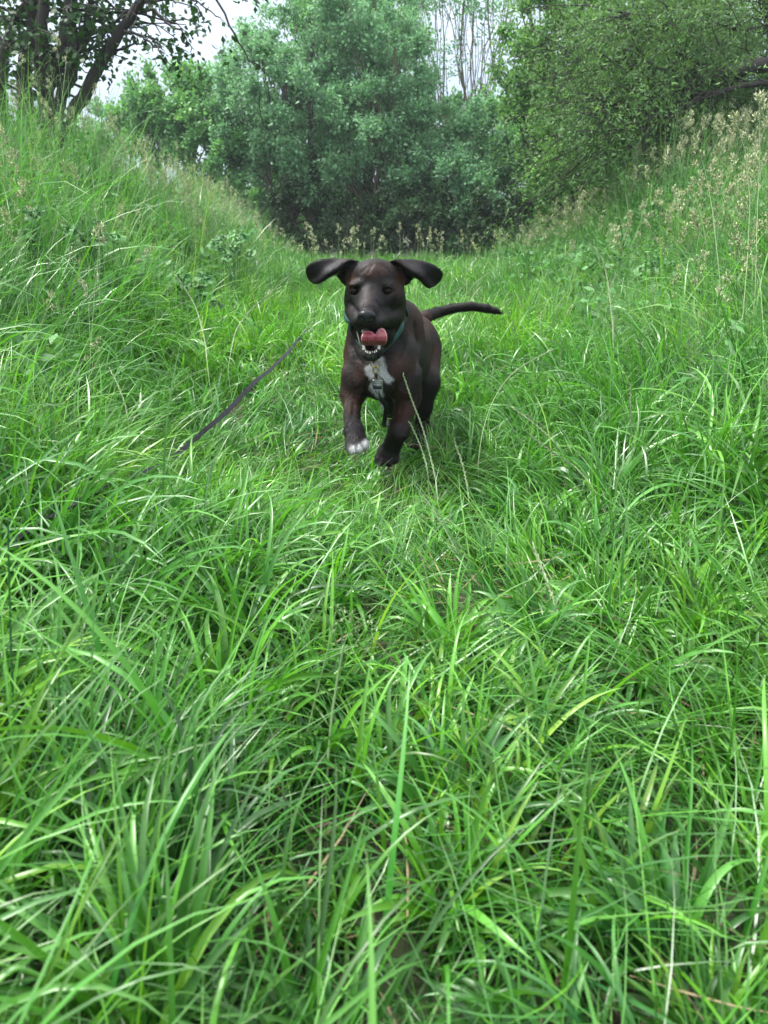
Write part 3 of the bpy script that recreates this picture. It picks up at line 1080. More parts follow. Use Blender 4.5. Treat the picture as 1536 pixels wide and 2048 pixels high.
LEAD_VIS = [(-40, 1132, 0.16), (0, 1104, 0.18), (60, 1058, 0.17), (150, 1006, 0.20), (212, 975, 0.12), (275, 950, 0.16), (345, 915, 0.10), (408, 862, 0.15), (455, 822, 0.19),
            (485, 790, 0.20), (510, 764, 0.20), (545, 735, 0.175), (580, 700, 0.145), (600, 676, 0.15), (612, 662, 0.13), (640, 640, 0.08), (660, 622, 0.05)]
LEAD_PTS = [PZ(*a) for a in LEAD_VIS]


def make_lead():
    wm = plain_mat('lead_webbing', (0.006, 0.0065, 0.010), 0.7, spec=0.25, noise=(90, (0.012, 0.013, 0.020)), bump=(500, 0.3))
    brass = bpy.data.materials['brass']
    ld = thing('dog_lead', 'long black webbing dog lead trailing through the grass left of the dog', 'dog lead', PZ(408, 862, 0.0))
    c = RINGC
    buckle_c = c + np.array([0.006, -0.003, -0.052])
    # webbing from the clip, under the chest, back between the legs and round to the left through the grass
    pts = [buckle_c + np.array([0, 0.0, -0.006]), buckle_c + np.array([0.003, 0.012, -0.035]), P(772, 812, 2.02), P(768, 850, 2.14),
           np.array([0.01, 2.40, 0.06]), np.array([-0.02, 2.75, 0.05]), np.array([-0.10, 3.1, 0.05])] + LEAD_PTS[::-1]
    tw = [0.0] * 8 + [0.25, 0.1, 0.2, 0.5, 0.7, 0.6, 0.9, 0.4, 0.2, 0.3, 0.1, 0.4, 0.2]
    w = ribbon(pts, 0.0125, 0.0022, 'webbing', wm, ld, twist=tw)
    settle(w)
    # snap hook: swivel, body and gate
    a = Acc()
    th = np.linspace(R(-60), R(250), 18)
    hk = c + np.array([0.002, -0.002, -0.017])
    a.tube(hk + np.stack([0.0075 * np.cos(th), 0 * th, 0.0095 * np.sin(th)], 1), 0.0021, 6)
    a.tube([hk + np.array([0.0, 0, -0.009]), hk + np.array([0.002, 0, -0.021])], [0.0035, 0.0030], 8)
    a.tube([hk + np.array([0.002, 0, -0.021]), hk + np.array([0.002, 0, -0.0225]), hk + np.array([0.003, 0, -0.026])], [0.0045, 0.0045, 0.002], 8)
    settle(a.build('snap_hook', brass, ld))
    # buckle: a wire frame with a bar
    a = Acc()
    bw, bh = 0.0125, 0.0085
    q = []
    for sx, sz, a0 in ((1, 1, 0), (-1, 1, 90), (-1, -1, 180), (1, -1, 270)):
        for d in (0, 45, 90):
            an = R(a0 + d)
            q.append(buckle_c + np.array([sx * (bw - 0.003) + 0.003 * math.cos(an), 0, sz * (bh - 0.003) + 0.003 * math.sin(an)]))
    q.append(q[0])
    a.tube(q, 0.0015, 6, cap=False)
    a.tube([buckle_c + np.array([-bw, -0.001, 0.001]), buckle_c + np.array([bw, -0.001, 0.001])], 0.0013, 6)
    settle(a.build('buckle', bpy.data.materials['steel'], ld))
    kb = Acc()
    s = np.linspace(0, 1, 5)
    kb.tube([buckle_c + np.array([-0.011, 0.002, -0.010]), buckle_c + np.array([-0.0112, 0.002, -0.0101]), buckle_c + np.array([0.0112, 0.002, -0.0101]), buckle_c + np.array([0.011, 0.002, -0.010])], [0.002, 0.0058, 0.0058, 0.002], 8)
    settle(kb.build('keeper', wm, ld))


make_lead()


# ================================================================ grass
def lead_clear(p):
    """how near a ground point lies to the part of the lead that shows"""
    q = np.array(LEAD_PTS)[:, :2]
    d = np.full(len(p), 9.0)
    for i in range(len(q) - 1):
        e = q[i + 1] - q[i]
        t = np.clip(((p - q[i]) @ e) / (e @ e), 0, 1)
        d = np.minimum(d, np.hypot(*(p - q[i] - t[:, None] * e).T))
    return d


def height_field(x, y):
    """typical height of the sward: short on the trodden middle, waist high on the banks"""
    mid = 0.105 + 0.045 * vnoise(np.stack([x, y], -1), 2.3, 8) + 0.09 * sstep(2.3, 4.2, y)
    tuft = 0.15 * np.exp(-((x + 0.42) / 0.36) ** 2 - ((y - 1.30) / 0.30) ** 2)
    lush = 0.15 * sstep(0.02, 0.30, -x) * sstep(1.0, 0.7, y) + 0.10 * sstep(0.35, 0.75, -x) * sstep(2.4, 1.5, y)
    rt = 0.11 * sstep(0.28, 0.75, x) * sstep(4.0, 2.0, y)
    bl = sstep(0.38 + 0.05 * y, 1.75 + 0.06 * y, -x)
    br = sstep(0.42 + 0.05 * y, 2.1 + 0.05 * y, x)
    rag = 1 + 0.45 * vnoise(np.stack([x, y], -1), 1.5, 12)
    h = mid + tuft + lush + rt + bl * 0.50 * rag + br * (0.40 - 0.10 * sstep(7, 14, y)) * rag
    return h


def flow(x, y):
    p = np.stack([x, y], -1)
    f = 2.2 * math.pi * vnoise(p, 1.1, 31) + 1.3 * vnoise(p, 3.2, 33)
    w = sstep(0.05, 0.35, -x) * sstep(1.15, 0.75, y)
    return f * (1 - w) + w * (0.75 + 0.5 * vnoise(p, 3.0, 35))


def sward(acc, rs, n, y0, y1, seg, kind, fold, wmul=1.0, margin=0.35, xy=None):
    xy = scatter(rs, n, y0, y1, margin) if xy is None else xy
    n = len(xy)
    # tufts: pull towards jittered cell centres
    cell = {'broad': 0.13, 'tuft': 0.17}.get(kind, 0.085)
    ci = np.floor(xy / cell).astype(np.int64)
    jx = _hash(ci[:, 0], ci[:, 1], 0 * ci[:, 0], 5); jy = _hash(ci[:, 0], ci[:, 1], 0 * ci[:, 0], 6)
    tr = _hash(ci[:, 0], ci[:, 1], 0 * ci[:, 0], 7)
    cen = (ci + np.stack([jx, jy], -1)) * cell
    off = xy - cen
    xy = cen + off * (0.65 if kind != 'tuft' else 0.30)
    off = xy - cen
    x, y = xy.T
    z = ground_z(x, y)
    hf = height_field(x, y)
    dog_d = np.hypot((x - 0.03) / 0.26, (y - 1.95) / 0.45)
    out_az = np.arctan2(off[:, 1], off[:, 0])
    fl = flow(x, y)
    az = np.where(rs.rand(n) < (0.28 if kind != 'tuft' else 0.7), out_az, fl + 2.2 * (tr - 0.5)) + rs.normal(0, 0.42, n)
    if kind == 'fine':
        L = hf * rs.uniform(0.6, 1.45, n) * (0.75 + 0.5 * tr)
        th0 = np.abs(rs.normal(0.30, 0.28, n))
        bend = rs.gamma(2.6, 0.52, n)
        W = rs.uniform(0.0022, 0.0046, n)
    elif kind == 'broad':
        L = (hf + 0.02) * rs.uniform(0.7, 1.6, n) * (0.7 + 0.6 * tr)
        th0 = np.abs(rs.normal(0.28, 0.25, n))
        bend = rs.gamma(3.2, 0.50, n)
        W = rs.uniform(0.0045, 0.0095, n)
    elif kind == 'tuft':
        L = (hf * 0.9 + 0.03) * rs.uniform(0.6, 1.35, n) * (0.65 + 0.75 * tr)
        th0 = np.abs(rs.normal(0.12, 0.12, n)) + np.hypot(off[:, 0], off[:, 1]) * 3.5
        bend = rs.gamma(4.5, 0.44, n)
        W = rs.uniform(0.0052, 0.0105, n) * (0.7 + 0.6 * tr)
    elif kind == 'under':
        L = rs.uniform(0.06, 0.20, n)
        th0 = rs.uniform(0, 0.9, n)
        bend = rs.uniform(0, 1.5, n)
        W = rs.uniform(0.002, 0.0045, n)
    elif kind == 'flat':
        L = rs.uniform(0.18, 0.38, n)
        th0 = rs.uniform(0.7, 1.25, n)
        bend = rs.uniform(0.1, 0.6, n)
        W = rs.uniform(0.0018, 0.0036, n)
    else:  # bank
        az = rs.uniform(0, 2 * math.pi, n)
        L = hf * rs.uniform(0.6, 1.55, n) * (0.8 + 0.4 * tr)
        th0 = np.abs(rs.normal(0.14, 0.16, n))
        bend = rs.gamma(1.8, 0.36, n)
        W = rs.uniform(0.003, 0.007, n)
    # lower sward straight in front of and under the dog, and low over the visible lead
    near = np.exp(-dog_d ** 2)
    L = L * (1 - 0.55 * near)
    ld = lead_clear(xy)
    L = np.where((ld < 0.10) & (y > 1.55) & (y < 2.4), np.minimum(L, rs.uniform(0.08, 0.20, n) + 0.6 * np.maximum(ld - 0.03, 0)), L)
    vis = (y < 0.8) * 0.0
    W = W * wmul
    r1 = np.clip(0.48 + 0.15 * rs.normal(0, 1, n) + 0.55 * (_hash(ci[:, 0], ci[:, 1], 0 * ci[:, 0], 9) - 0.5) + 0.28 * vnoise(xy, 1.6, 55), 0, 1)
    r2 = np.clip(rs.uniform(0, 1, n) * 0.7 + 0.3 * tr, 0, 1)
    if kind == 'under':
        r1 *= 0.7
    base = np.stack([x, y, z - 0.005], -1)
    V, q, col = blades(base, az, L, th0, bend, W, rs.normal(0, 0.55, n), seg, fold, 1.5, rs.normal(0, 0.5, n), r1, r2)
    # keep blades out of the dog and away from the lens
    inside = (DOG.at(V[:, ::2]) < 0.001).any(1)
    lens = (np.linalg.norm(V - np.array([0, 0, CAMZ]), axis=-1) < 0.28).any(1)
    under = (V[..., 2] < ground_z(V[..., 0], V[..., 1]) - 0.03).any(1) if kind != 'bank' else np.zeros(n, bool)
    # blades that would hang right across the dog's front are trodden down
    px, py, dd = proj(V)
    over = ((px > 684) & (px < 850) & (py > 500) & (py < 868) & (dd < 2.1)).any(1) & (rs.rand(n) < 0.97)
    q_l = np.array([(a[0], a[1]) for a in LEAD_VIS[8:12]])
    dl = np.full(px.shape, 99.0)
    for i in range(len(q_l) - 1):
        e = q_l[i + 1] - q_l[i]
        t = np.clip(((px - q_l[i][0]) * e[0] + (py - q_l[i][1]) * e[1]) / (e @ e), 0, 1)
        dl = np.minimum(dl, np.hypot(px - q_l[i][0] - t * e[0], py - q_l[i][1] - t * e[1]))
    over2 = ((dl < 9) & (dd < 2.9)).any(1) & (rs.rand(n) < 0.72)
    q_l = np.array([(a[0], a[1]) for a in LEAD_VIS])
    dl = np.full(px.shape, 99.0)
    for i in range(len(q_l) - 1):
        e = q_l[i + 1] - q_l[i]
        t = np.clip(((px - q_l[i][0]) * e[0] + (py - q_l[i][1]) * e[1]) / (e @ e), 0, 1)
        dl = np.minimum(dl, np.hypot(px - q_l[i][0] - t * e[0], py - q_l[i][1] - t * e[1]))
    over2 |= ((dl < 7) & (dd < 2.9)).any(1) & (rs.rand(n) < 0.05) & (x < -0.15)
    bare = (vnoise(cen, 3.6, 66) < -0.30) & (rs.rand(n) < 0.35) & (np.abs(x - 0.1) < 0.7) & (y < 2.4) if kind != 'bank' else np.zeros(n, bool)
    ok = ~(inside | lens | under | over | over2 | bare)
    add_blades(acc, V[ok], q, col[ok])


rs = RS(11)
near = Acc()
sward(near, rs, 4200, 0.05, 1.6, 9, 'fine', True, 1.0, 0.3)
sward(near, rs, 2200, 0.05, 1.7, 10, 'broad', True, 1.0, 0.3)
sward(near, rs, 8200, 0.05, 1.8, 10, 'tuft', True, 1.12, 0.3)
sward(near, rs, 9000, 1.7, 3.8, 8, 'tuft', False, 1.0, 0.3)
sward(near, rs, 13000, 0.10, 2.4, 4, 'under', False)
sward(near, rs, 8000, 0.15, 2.4, 6, 'flat', False)
sward(near, rs, 21000, 1.5, 3.6, 7, 'fine', False, 1.0)
sward(near, rs, 8000, 1.6, 3.6, 7, 'broad', False, 0.9)
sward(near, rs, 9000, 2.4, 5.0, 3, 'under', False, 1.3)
sward(near, rs, 42000, 3.4, 8.0, 5, 'fine', False, 1.35)
sward(near, rs, 40000, 7.5, 15.5, 4, 'fine', False, 2.3, 0.0)


def sweep(acc, rs, n, x0, x1, y0, y1, L, W, az, saz, th, bend, r):
    x, y = rs.uniform(x0, x1, n), rs.uniform(y0, y1, n)
    V, q, col = blades(np.stack([x, y, ground_z(x, y) - 0.005], -1), rs.normal(az, saz, n), rs.uniform(*L, n), np.abs(rs.normal(th, 0.12, n)), rs.gamma(4, bend / 4, n),
                       rs.uniform(*W, n), rs.normal(0, 0.5, n), 11, True, 1.7, rs.normal(0, 0.3, n), np.clip(rs.normal(r, 0.18, n), 0, 1), rs.rand(n))
    ok = ~(np.linalg.norm(V - np.array([0, 0, CAMZ]), axis=-1) < 0.30).any(1)
    add_blades(acc, V[ok], q, col[ok])


sweep(near, rs, 130, -0.95, 0.0, 0.10, 0.60, (0.20, 0.40), (0.005, 0.0085), 0.75, 0.45, 0.40, 1.1, 0.42)
sweep(near, rs, 60, 0.15, 0.75, 0.10, 0.62, (0.18, 0.34), (0.005, 0.008), 1.9, 0.8, 0.30, 1.1, 0.5)
sweep(near, rs, 190, 0.35, 1.2, 0.65, 2.1, (0.20, 0.36), (0.003, 0.005), 2.2, 1.6, 0.12, 0.7, 0.5)
sweep(near, rs, 330, -0.85, -0.22, 0.98, 1.55, (0.22, 0.36), (0.007, 0.0115), 0.0, 1.8, 0.20, 2.1, 0.5)
sweep(near, rs, 160, -0.55, 0.10, 0.70, 1.05, (0.14, 0.26), (0.006, 0.010), 0.0, 1.8, 0.30, 1.6, 0.7)
sweep(near, rs, 150, 0.0, 0.28, 0.55, 0.95, (0.12, 0.22), (0.006, 0.010), 1.2, 1.2, 0.35, 1.2, 0.8)
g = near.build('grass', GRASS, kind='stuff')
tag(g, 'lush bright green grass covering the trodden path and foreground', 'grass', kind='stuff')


def bank(name, label, sgn, seed):
    rs = RS(seed)
    acc = Acc()
    for n, y0, y1, seg, wm in ((22000, 0.6, 4.0, 7, 1.0), (42000, 3.6, 8.0, 6, 1.3), (48000, 7.5, 16.0, 5, 2.2)):
        xy = scatter(rs, n, y0, y1, 0.9)
        x, y = xy.T
        x = x * sgn
        d = x - (0.45 + 0.05 * y)
        keep = (d > 0) & (rs.rand(n) < sstep(-0.1, 0.9, d) + 0.05)
        sward(acc, rs, 0, 0, 0, seg, 'bank', False, wm, xy=xy[keep])
    o = acc.build(name, TALL, kind='stuff')
    tag(o, label, 'tall grass', kind='stuff')


bank('tall_grass', 'tall meadow grass thick on the left bank below the dark tree', -1, 21)
bank('tall_grass', 'tall meadow grass on the right bank under the willow branches', 1, 22)

# dead stems and litter between the tufts
rs = RS(5)
lit = Acc()
xy = scatter(rs, 3200, 0.1, 3.5, 0.3)
n = len(xy)
V, q, col = blades(np.stack([xy[:, 0], xy[:, 1], ground_z(*xy.T) + rs.uniform(0.005, 0.05, n)], -1), rs.uniform(0, 6.3, n), rs.uniform(0.05, 0.22, n),
                   rs.uniform(1.2, 1.6, n), rs.uniform(-0.1, 0.2, n), rs.uniform(0.0015, 0.004, n), rs.normal(0, 0.4, n), 3, False, 1.0, 0.3, rs.rand(n), rs.rand(n))
add_blades(lit, V, q, col)
o = lit.build('dead_grass', STRAW)
tag(o, 'brown dead grass stems littering the soil between green tufts', 'dead grass', kind='stuff')


# ---------------------------------------------------------------- seed heads
def spikelet(L, W, d, up, r1, r2):
    """flat pointed diamond pair -> (4 verts)"""
    return None


def diamonds(cen, dirv, L, W, rs, r1):
    """many small spikelets: each a folded diamond of two quads; cen,dirv (n,3)"""
    n = len(cen)
    d = dirv / (np.linalg.norm(dirv, axis=1, keepdims=True) + 1e-9)
    ref = rs.normal(0, 1, (n, 3))
    s = np.cross(d, ref); s /= np.linalg.norm(s, axis=1, keepdims=True) + 1e-9
    u = np.cross(s, d)
    L = np.broadcast_to(L, (n,))[:, None]; W = np.broadcast_to(W, (n,))[:, None]
    a = cen; m = cen + d * L * 0.45; e = cen + d * L
    V = np.stack([a, m + s * W * 0.5, e, m - s * W * 0.5, m + u * W * 0.35, m - u * W * 0.35], 1)
    q = np.array([[0, 1, 2, 4], [0, 4, 2, 3], [0, 3, 2, 5], [0, 5, 2, 1]])
    col = np.zeros((n, 6, 4), np.float32)
    col[..., 0] = r1[:, None]; col[..., 1] = rs.rand(n)[:, None]; col[..., 2] = 0.3; col[..., 3] = 1
    return V, q, col


def bend_stem(base, top, bow, n=9):
    """stem polyline from base to top, bowed by vector"""
    s = np.linspace(0, 1, n)[:, None]
    return base * (1 - s) + top * s + np.asarray(bow) * (4 * s * (1 - s))


def rye_arrays(acc, pts, rs, spike_from=0.45, w=0.0014, sl=0.012, sw=0.004, gap=0.0060):
    """a ryegrass stalk: thin stem, spikelets alternating up the spike"""
    pts = np.asarray(pts, float)
    seg = np.linalg.norm(np.diff(pts, axis=0), axis=1)
    cum = np.concatenate([[0], np.cumsum(seg)])
    tot = cum[-1]
    ss = np.linspace(0, tot, max(8, int(tot / 0.02)))
    P_ = np.stack([np.interp(ss, cum, pts[:, i]) for i in range(3)], 1)
    for _ in range(3):
        P_[1:-1] = (P_[:-2] + P_[2:] + 2 * P_[1:-1]) / 4
    acc.tube(P_, np.linspace(w, w * 0.6, len(P_)), 4, (0.6, 0.6, 0.3, 1), cap=False)
    t = np.arange(tot * spike_from, tot, gap)
    k = len(t)
    if k < 2:
        return
    c = np.stack([np.interp(t, ss, P_[:, i]) for i in range(3)], 1)
    tn = np.gradient(c, axis=0); tn /= np.linalg.norm(tn, axis=1, keepdims=True) + 1e-9
    sd_ = np.cross(tn, np.array([0.1, 1.0, 0.15])); sd_ /= np.linalg.norm(sd_, axis=1, keepdims=True) + 1e-9
    sg = np.where(np.arange(k) % 2 == 0, 1, -1)[:, None]
    for j in range(3):
        V, q, col = diamonds(c + sd_ * sg * 0.0008, tn + sd_ * sg * (0.05 + 0.07 * j), sl * rs.uniform(0.8, 1.1, k), sw * 0.62, rs, np.clip(rs.normal(0.75, 0.2, k), 0, 1))
        add_blades(acc, V, q, col)


def cocksfoot_arrays(acc, base, top, rs, scale=1.0, bow=(0, 0, 0), dens=1.0, w=0.0016):
    """a stem with lumpy one-sided clusters at its head"""
    st = bend_stem(np.asarray(base, float), np.asarray(top, float), bow, 8)
    acc.tube(st, np.linspace(w, w * 0.5, len(st)), 4, (0.15, 0.4, 0.3, 1), cap=False)
    tn = st[-1] - st[-2]; tn /= np.linalg.norm(tn)
    side = np.cross(tn, rs.normal(0, 1, 3)); side /= np.linalg.norm(side)
    C_, D_, = [], []
    lumps = [(0.0, 0.0, 1.0), (-0.018, 0.010, 0.9), (-0.034, -0.008, 0.75), (-0.058, 0.026, 0.8), (-0.085, -0.022, 0.55)]
    for dz, ds, sz in lumps[:rs.randint(3, 6)]:
        c = st[-1] + tn * dz * scale * rs.uniform(0.8, 1.2) + side * ds * scale * rs.uniform(0.6, 1.3)
        if abs(ds) > 0.015:
            acc.tube([st[-1] + tn * (dz - 0.03) * scale, c], [w * 0.5, w * 0.4], 4, (0.3, 0.5, 0.3, 1), cap=False)
        k = max(5, int(26 * sz * dens))
        o = rs.normal(0, 1, (k, 3)); o /= np.linalg.norm(o, axis=1, keepdims=True)
        C_.append(c + o * 0.0055 * sz * scale + tn * rs.uniform(-0.006, 0.009, (k, 1)) * scale * sz)
        D_.append(o * 0.8 + tn)
    cc, dd = np.concatenate(C_), np.concatenate(D_)
    n = len(cc)
    V, q, col = diamonds(cc, dd, 0.0085 * scale / dens ** 0.4, 0.0042 * scale / dens ** 0.4, rs, np.clip(rs.normal(0.62, 0.22, n), 0, 1))
    add_blades(acc, V, q, col)


def panicle_arrays(acc, base, top, rs, size=0.09, w=0.0009, nb=14, spk=0.0045):
    """airy meadow-grass panicle: whorls of hair-thin branches with tiny spikelets"""
    st = bend_stem(np.asarray(base, float), np.asarray(top, float), rs.normal(0, 0.02, 3), 7)
    acc.tube(st, np.linspace(w, w * 0.4, len(st)), 4, (0.1, 0.4, 0.3, 1), cap=False)
    tn = st[-1] - st[-2]; tn /= np.linalg.norm(tn)
    C_, D_ = [], []
    for b in range(nb):
        f = b / nb
        root = st[-1] - tn * size * 1.6 * (1 - f)
        o = rs.normal(0, 1, 3); o -= tn * (o @ tn); o /= np.linalg.norm(o)
        ln = size * (0.75 - 0.6 * f) * rs.uniform(0.6, 1.1)
        e = root + (o * 0.75 + tn * 0.55) * ln
        acc.tube([root, (root + e) / 2 + tn * 0.002, e], [w * 0.3, w * 0.25, w * 0.2], 4, (0.3, 0.5, 0.3, 1), cap=False)
        k = 6
        t = rs.uniform(0.35, 1.0, (k, 1))
        C_.append(root + (e - root) * t + rs.normal(0, 0.004, (k, 3)))
        D_.append(np.tile(e - root, (k, 1)) + rs.normal(0, 0.01, (k, 3)))
    cc, dd = np.concatenate(C_), np.concatenate(D_)
    V, q, col = diamonds(cc, dd, spk, spk * 0.45, rs, np.clip(rs.normal(0.4, 0.2, len(cc)), 0, 1))
    add_blades(acc, V, q, col)


def bank_heads(name, label, sgn, seed, n, scale=1.0):
    rs = RS(seed)
    acc = Acc()
    made = 0
    while made < n:
        y = rs.uniform(2.6, 15.0)
        dx = rs.gamma(3.2, 0.50) if sgn > 0 else rs.gamma(2.2, 0.55)
        x = sgn * (0.8 + 0.06 * y + dx)
        if abs(x) > 0.62 * y + 0.6:
            continue
        z = float(ground_z(x, y)); h = float(height_field(np.array(x), np.array(y)))
        top = np.array([x + rs.normal(0, 0.06), y + rs.normal(0, 0.06), z + h * rs.uniform(1.05, 1.55)])
        far = y > 7
        px_, py_, dd_ = proj(top)
        if 560 < px_ < 930 and y < 12:
            continue
        u = rs.rand()
        if u < (0.72 if sgn > 0 else 0.42):
            cocksfoot_arrays(acc, (x, y, z), top, rs, scale * rs.uniform(0.9, 1.25) * (1.25 if far else 1), rs.normal(0, 0.03, 3) * np.array([1, 1, 0.2]), 0.8 if far else 1.2, 0.0012 * (1.6 if far else 1))
        else:
            panicle_arrays(acc, (x, y, z), top, rs, 0.10 * rs.uniform(0.8, 1.2), 0.0009 * (1.6 if far else 1), 8 if far else 12, 0.007 if far else 0.005)
        made += 1
    o = acc.build(name, SEED)
    tag(o, label, 'grass seed heads', kind='stuff')


bank_heads('seeding_grass', 'cream seed heads standing above the grass on the right bank', 1, 41, 1250, 1.9)
bank_heads('seeding_grass', 'muted green and buff seed heads above the grass of the left bank', -1, 42, 1000, 1.4)

# a fringe of pale heads along the far end of the path
rs = RS(77)
acc = Acc()
for i in range(70):
    y = rs.uniform(8.5, 12.5)
    x = rs.uniform(-2.2, 2.4)
    z = float(ground_z(x, y))
    cocksfoot_arrays(acc, (x, y, z), (x + rs.normal(0, 0.04), y, z + rs.uniform(0.28, 0.55)), rs, rs.uniform(1.4, 2.0), rs.normal(0, 0.02, 3), 0.4, 0.002)
o = acc.build('seeding_grass', SEED)
tag(o, 'pale seed heads fringing the far end of the path before the dark trees', 'grass seed heads', kind='stuff')

# fine green panicles and rye spikes scattered over the middle distance
rs = RS(78)
acc = Acc()
for i in range(170):
    y = rs.uniform(1.9, 6.0)
    x = rs.choice([-1, 1], p=[0.35, 0.65]) * rs.uniform(0.25, 0.6 * y + 0.2)
    z = float(ground_z(x, y)); h = float(height_field(np.array(x), np.array(y)))
    top = np.array([x + rs.normal(0, 0.08), y + rs.normal(0, 0.06), z + h * rs.uniform(0.95, 1.45)])
    px_, py_, dd_ = proj(top)
    if 600 < px_ < 1010 and y < 2.7:
        continue
    if rs.rand() < 0.55:
        panicle_arrays(acc, (x, y, z), top, rs, 0.07 * rs.uniform(0.8, 1.3), 0.0008, 13, 0.0042)
    else:
        rye_arrays(acc, bend_stem(np.array([x, y, z]), top, rs.normal(0, 0.05, 3) * np.array([1, 1, 0.3])), rs, 0.6)
# a cloud of fine panicles on the right
for i in range(46):
    p = P(rs.normal(1320, 62), rs.normal(640, 48), rs.uniform(2.5, 3.2))
    z = float(ground_z(p[0], p[1]))
    panicle_arrays(acc, (p[0] + rs.normal(0, 0.05), p[1], z), p, rs, 0.075, 0.0008, 15, 0.0042)
o = acc.build('meadow_grass', RYE)
tag(o, 'fine green flowering stems of meadow grass scattered beside the path', 'meadow grass', kind='stuff')


def leaf_cloud(acc, cen, out, rs, n_tw, n_lf, tw_len, leaf_l, leaf_w, tint=0.0, droop=0.15, spread=0.9, jit=0.35):
    """one clump: twigs fanning out from cen towards out, with leaves along them. cen,out arrays (m,3)"""
    m = len(cen)
    c = np.repeat(cen, n_tw, 0); o = np.repeat(out, n_tw, 0)
    k = len(c)
    d = o + rs.normal(0, spread, (k, 3)) + np.array([0, 0, 0.25])
    d /= np.linalg.norm(d, axis=1, keepdims=True)
    ln = tw_len * rs.uniform(0.4, 1.15, k)
    c0 = c + rs.normal(0, tw_len * jit, (k, 3))
    t = rs.uniform(0.05, 1.0, (k, n_lf))
    p = c0[:, None] + d[:, None] * (t * ln[:, None])[..., None]
    p[..., 2] -= droop * (t * ln[:, None]) ** 2
    p = p + rs.normal(0, leaf_l * 0.45, p.shape)
    ld = d[:, None] * 0.6 + rs.normal(0, 0.75, p.shape) + np.array([0, 0, -0.1])
    ld /= np.linalg.norm(ld, axis=-1, keepdims=True)
    nr = rs.normal(0, 0.55, p.shape) + np.array([0, -0.15, 0.8]) + o[:, None] * 0.4
    s = np.cross(ld, nr); s /= np.linalg.norm(s, axis=-1, keepdims=True) + 1e-9
    p, ld, s = (a.reshape(-1, 3) for a in (p, ld, s))
    N = len(p)
    sz = rs.uniform(0.6, 1.25, (N, 1))
    L = leaf_l * sz; W = leaf_w * sz
    V = np.stack([p, p + ld * L * 0.5 + s * W * 0.5, p + ld * L, p + ld * L * 0.5 - s * W * 0.5], 1)
    col = np.zeros((N, 4, 4), np.float32)
    cr = np.repeat(rs.normal(0, 0.13, m), n_tw * n_lf)
    col[..., 0] = np.clip(0.45 + tint + cr + rs.normal(0, 0.2, N), 0, 1)[:, None]
    col[..., 1] = rs.rand(N)[:, None]
    col[..., 3] = 1
    add_blades(acc, V, np.array([[0, 1, 2, 3]]), col)


def weeds(label, sgn, seed, n):
    rs = RS(seed)
    acc = Acc()
    k = 0
    while k < n:
        y = rs.uniform(2.2, 11.0)
        x = sgn * (0.75 + 0.06 * y + rs.gamma(1.6, 0.6))
        if abs(x) > 0.62 * y + 0.5 or vnoise(np.array([x, y]), 1.1, 90) < -0.05:
            continue
        z = float(ground_z(x, y)); h = float(height_field(np.array(x), np.array(y))) * rs.uniform(0.55, 1.05)
        top = np.array([x + rs.normal(0, 0.05), y + rs.normal(0, 0.05), z + h])
        st = bend_stem(np.array([x, y, z]), top, rs.normal(0, 0.03, 3), 6)
        acc.tube(st, 0.0018, 4, (0.4, 0.4, 0.2, 1), cap=False)
        t = rs.uniform(0.35, 1.0, 9)[:, None]
        c = np.array([x, y, z]) * (1 - t) + top * t
        o = rs.normal(0, 1, (9, 3)) * np.array([1, 1, 0.3]); o /= np.linalg.norm(o, axis=1, keepdims=True)
        leaf_cloud(acc, c, o, rs, 2, 4, 0.09, rs.uniform(0.03, 0.07), rs.uniform(0.014, 0.034), rs.normal(0.05, 0.15), 0.8, 0.5, 0.1)
        k += 1
    o = acc.build('weeds', BROAD)
    tag(o, label, 'weeds', kind='stuff')


weeds('leafy green weeds scattered through the tall grass of the left bank', -1, 61, 950)
weeds('leafy green weeds scattered through the tall grass of the right bank', 1, 62, 600)


# single stalks that stand out, each a thing of its own
def stalk(kind, pix, label, seed, spike=0.5, w=0.0013, sl=0.012, sw=0.004, gap=0.0055, scale=1.0, mat=None):
    rs = RS(seed)
    pts = [P(*a) for a in pix]
    b = pts[-1].copy()
    gz = float(ground_z(b[0], b[1]))
    if b[2] > gz:
        pts.append(np.array([b[0] + 0.01, b[1] + 0.01, gz - 0.005]))
    pts = np.array(pts[::-1])
    acc = Acc()
    if kind == 'rye':
        rye_arrays(acc, pts, rs, spike, w, sl, sw, gap)
    elif kind == 'cocksfoot':
        seg = pts
        acc.tube(seg, np.linspace(w, w * 0.6, len(seg)), 4, (0.2, 0.4, 0.3, 1), cap=False)
        cocksfoot_arrays(acc, seg[-2], seg[-1], rs, scale, (0, 0, 0), 1.3, w * 0.6)
    elif kind == 'plain':
        acc.tube(seg := pts, np.linspace(w, w * 0.5, len(seg)), 4, (0.2, 0.4, 0.3, 1), cap=False)
    elif kind == 'panicle':
        acc.tube(pts, np.linspace(w, w * 0.6, len(pts)), 4, (0.2, 0.4, 0.3, 1), cap=False)
        panicle_arrays(acc, pts[-2], pts[-1], rs, 0.05 * scale, w * 0.7, 9, 0.008 * scale)
    o = acc.build('grass_stalk', mat or RYE)
    o.location = (0, 0, 0)
    return tag(o, label, 'grass stalk', 'grass stalks that stand out')


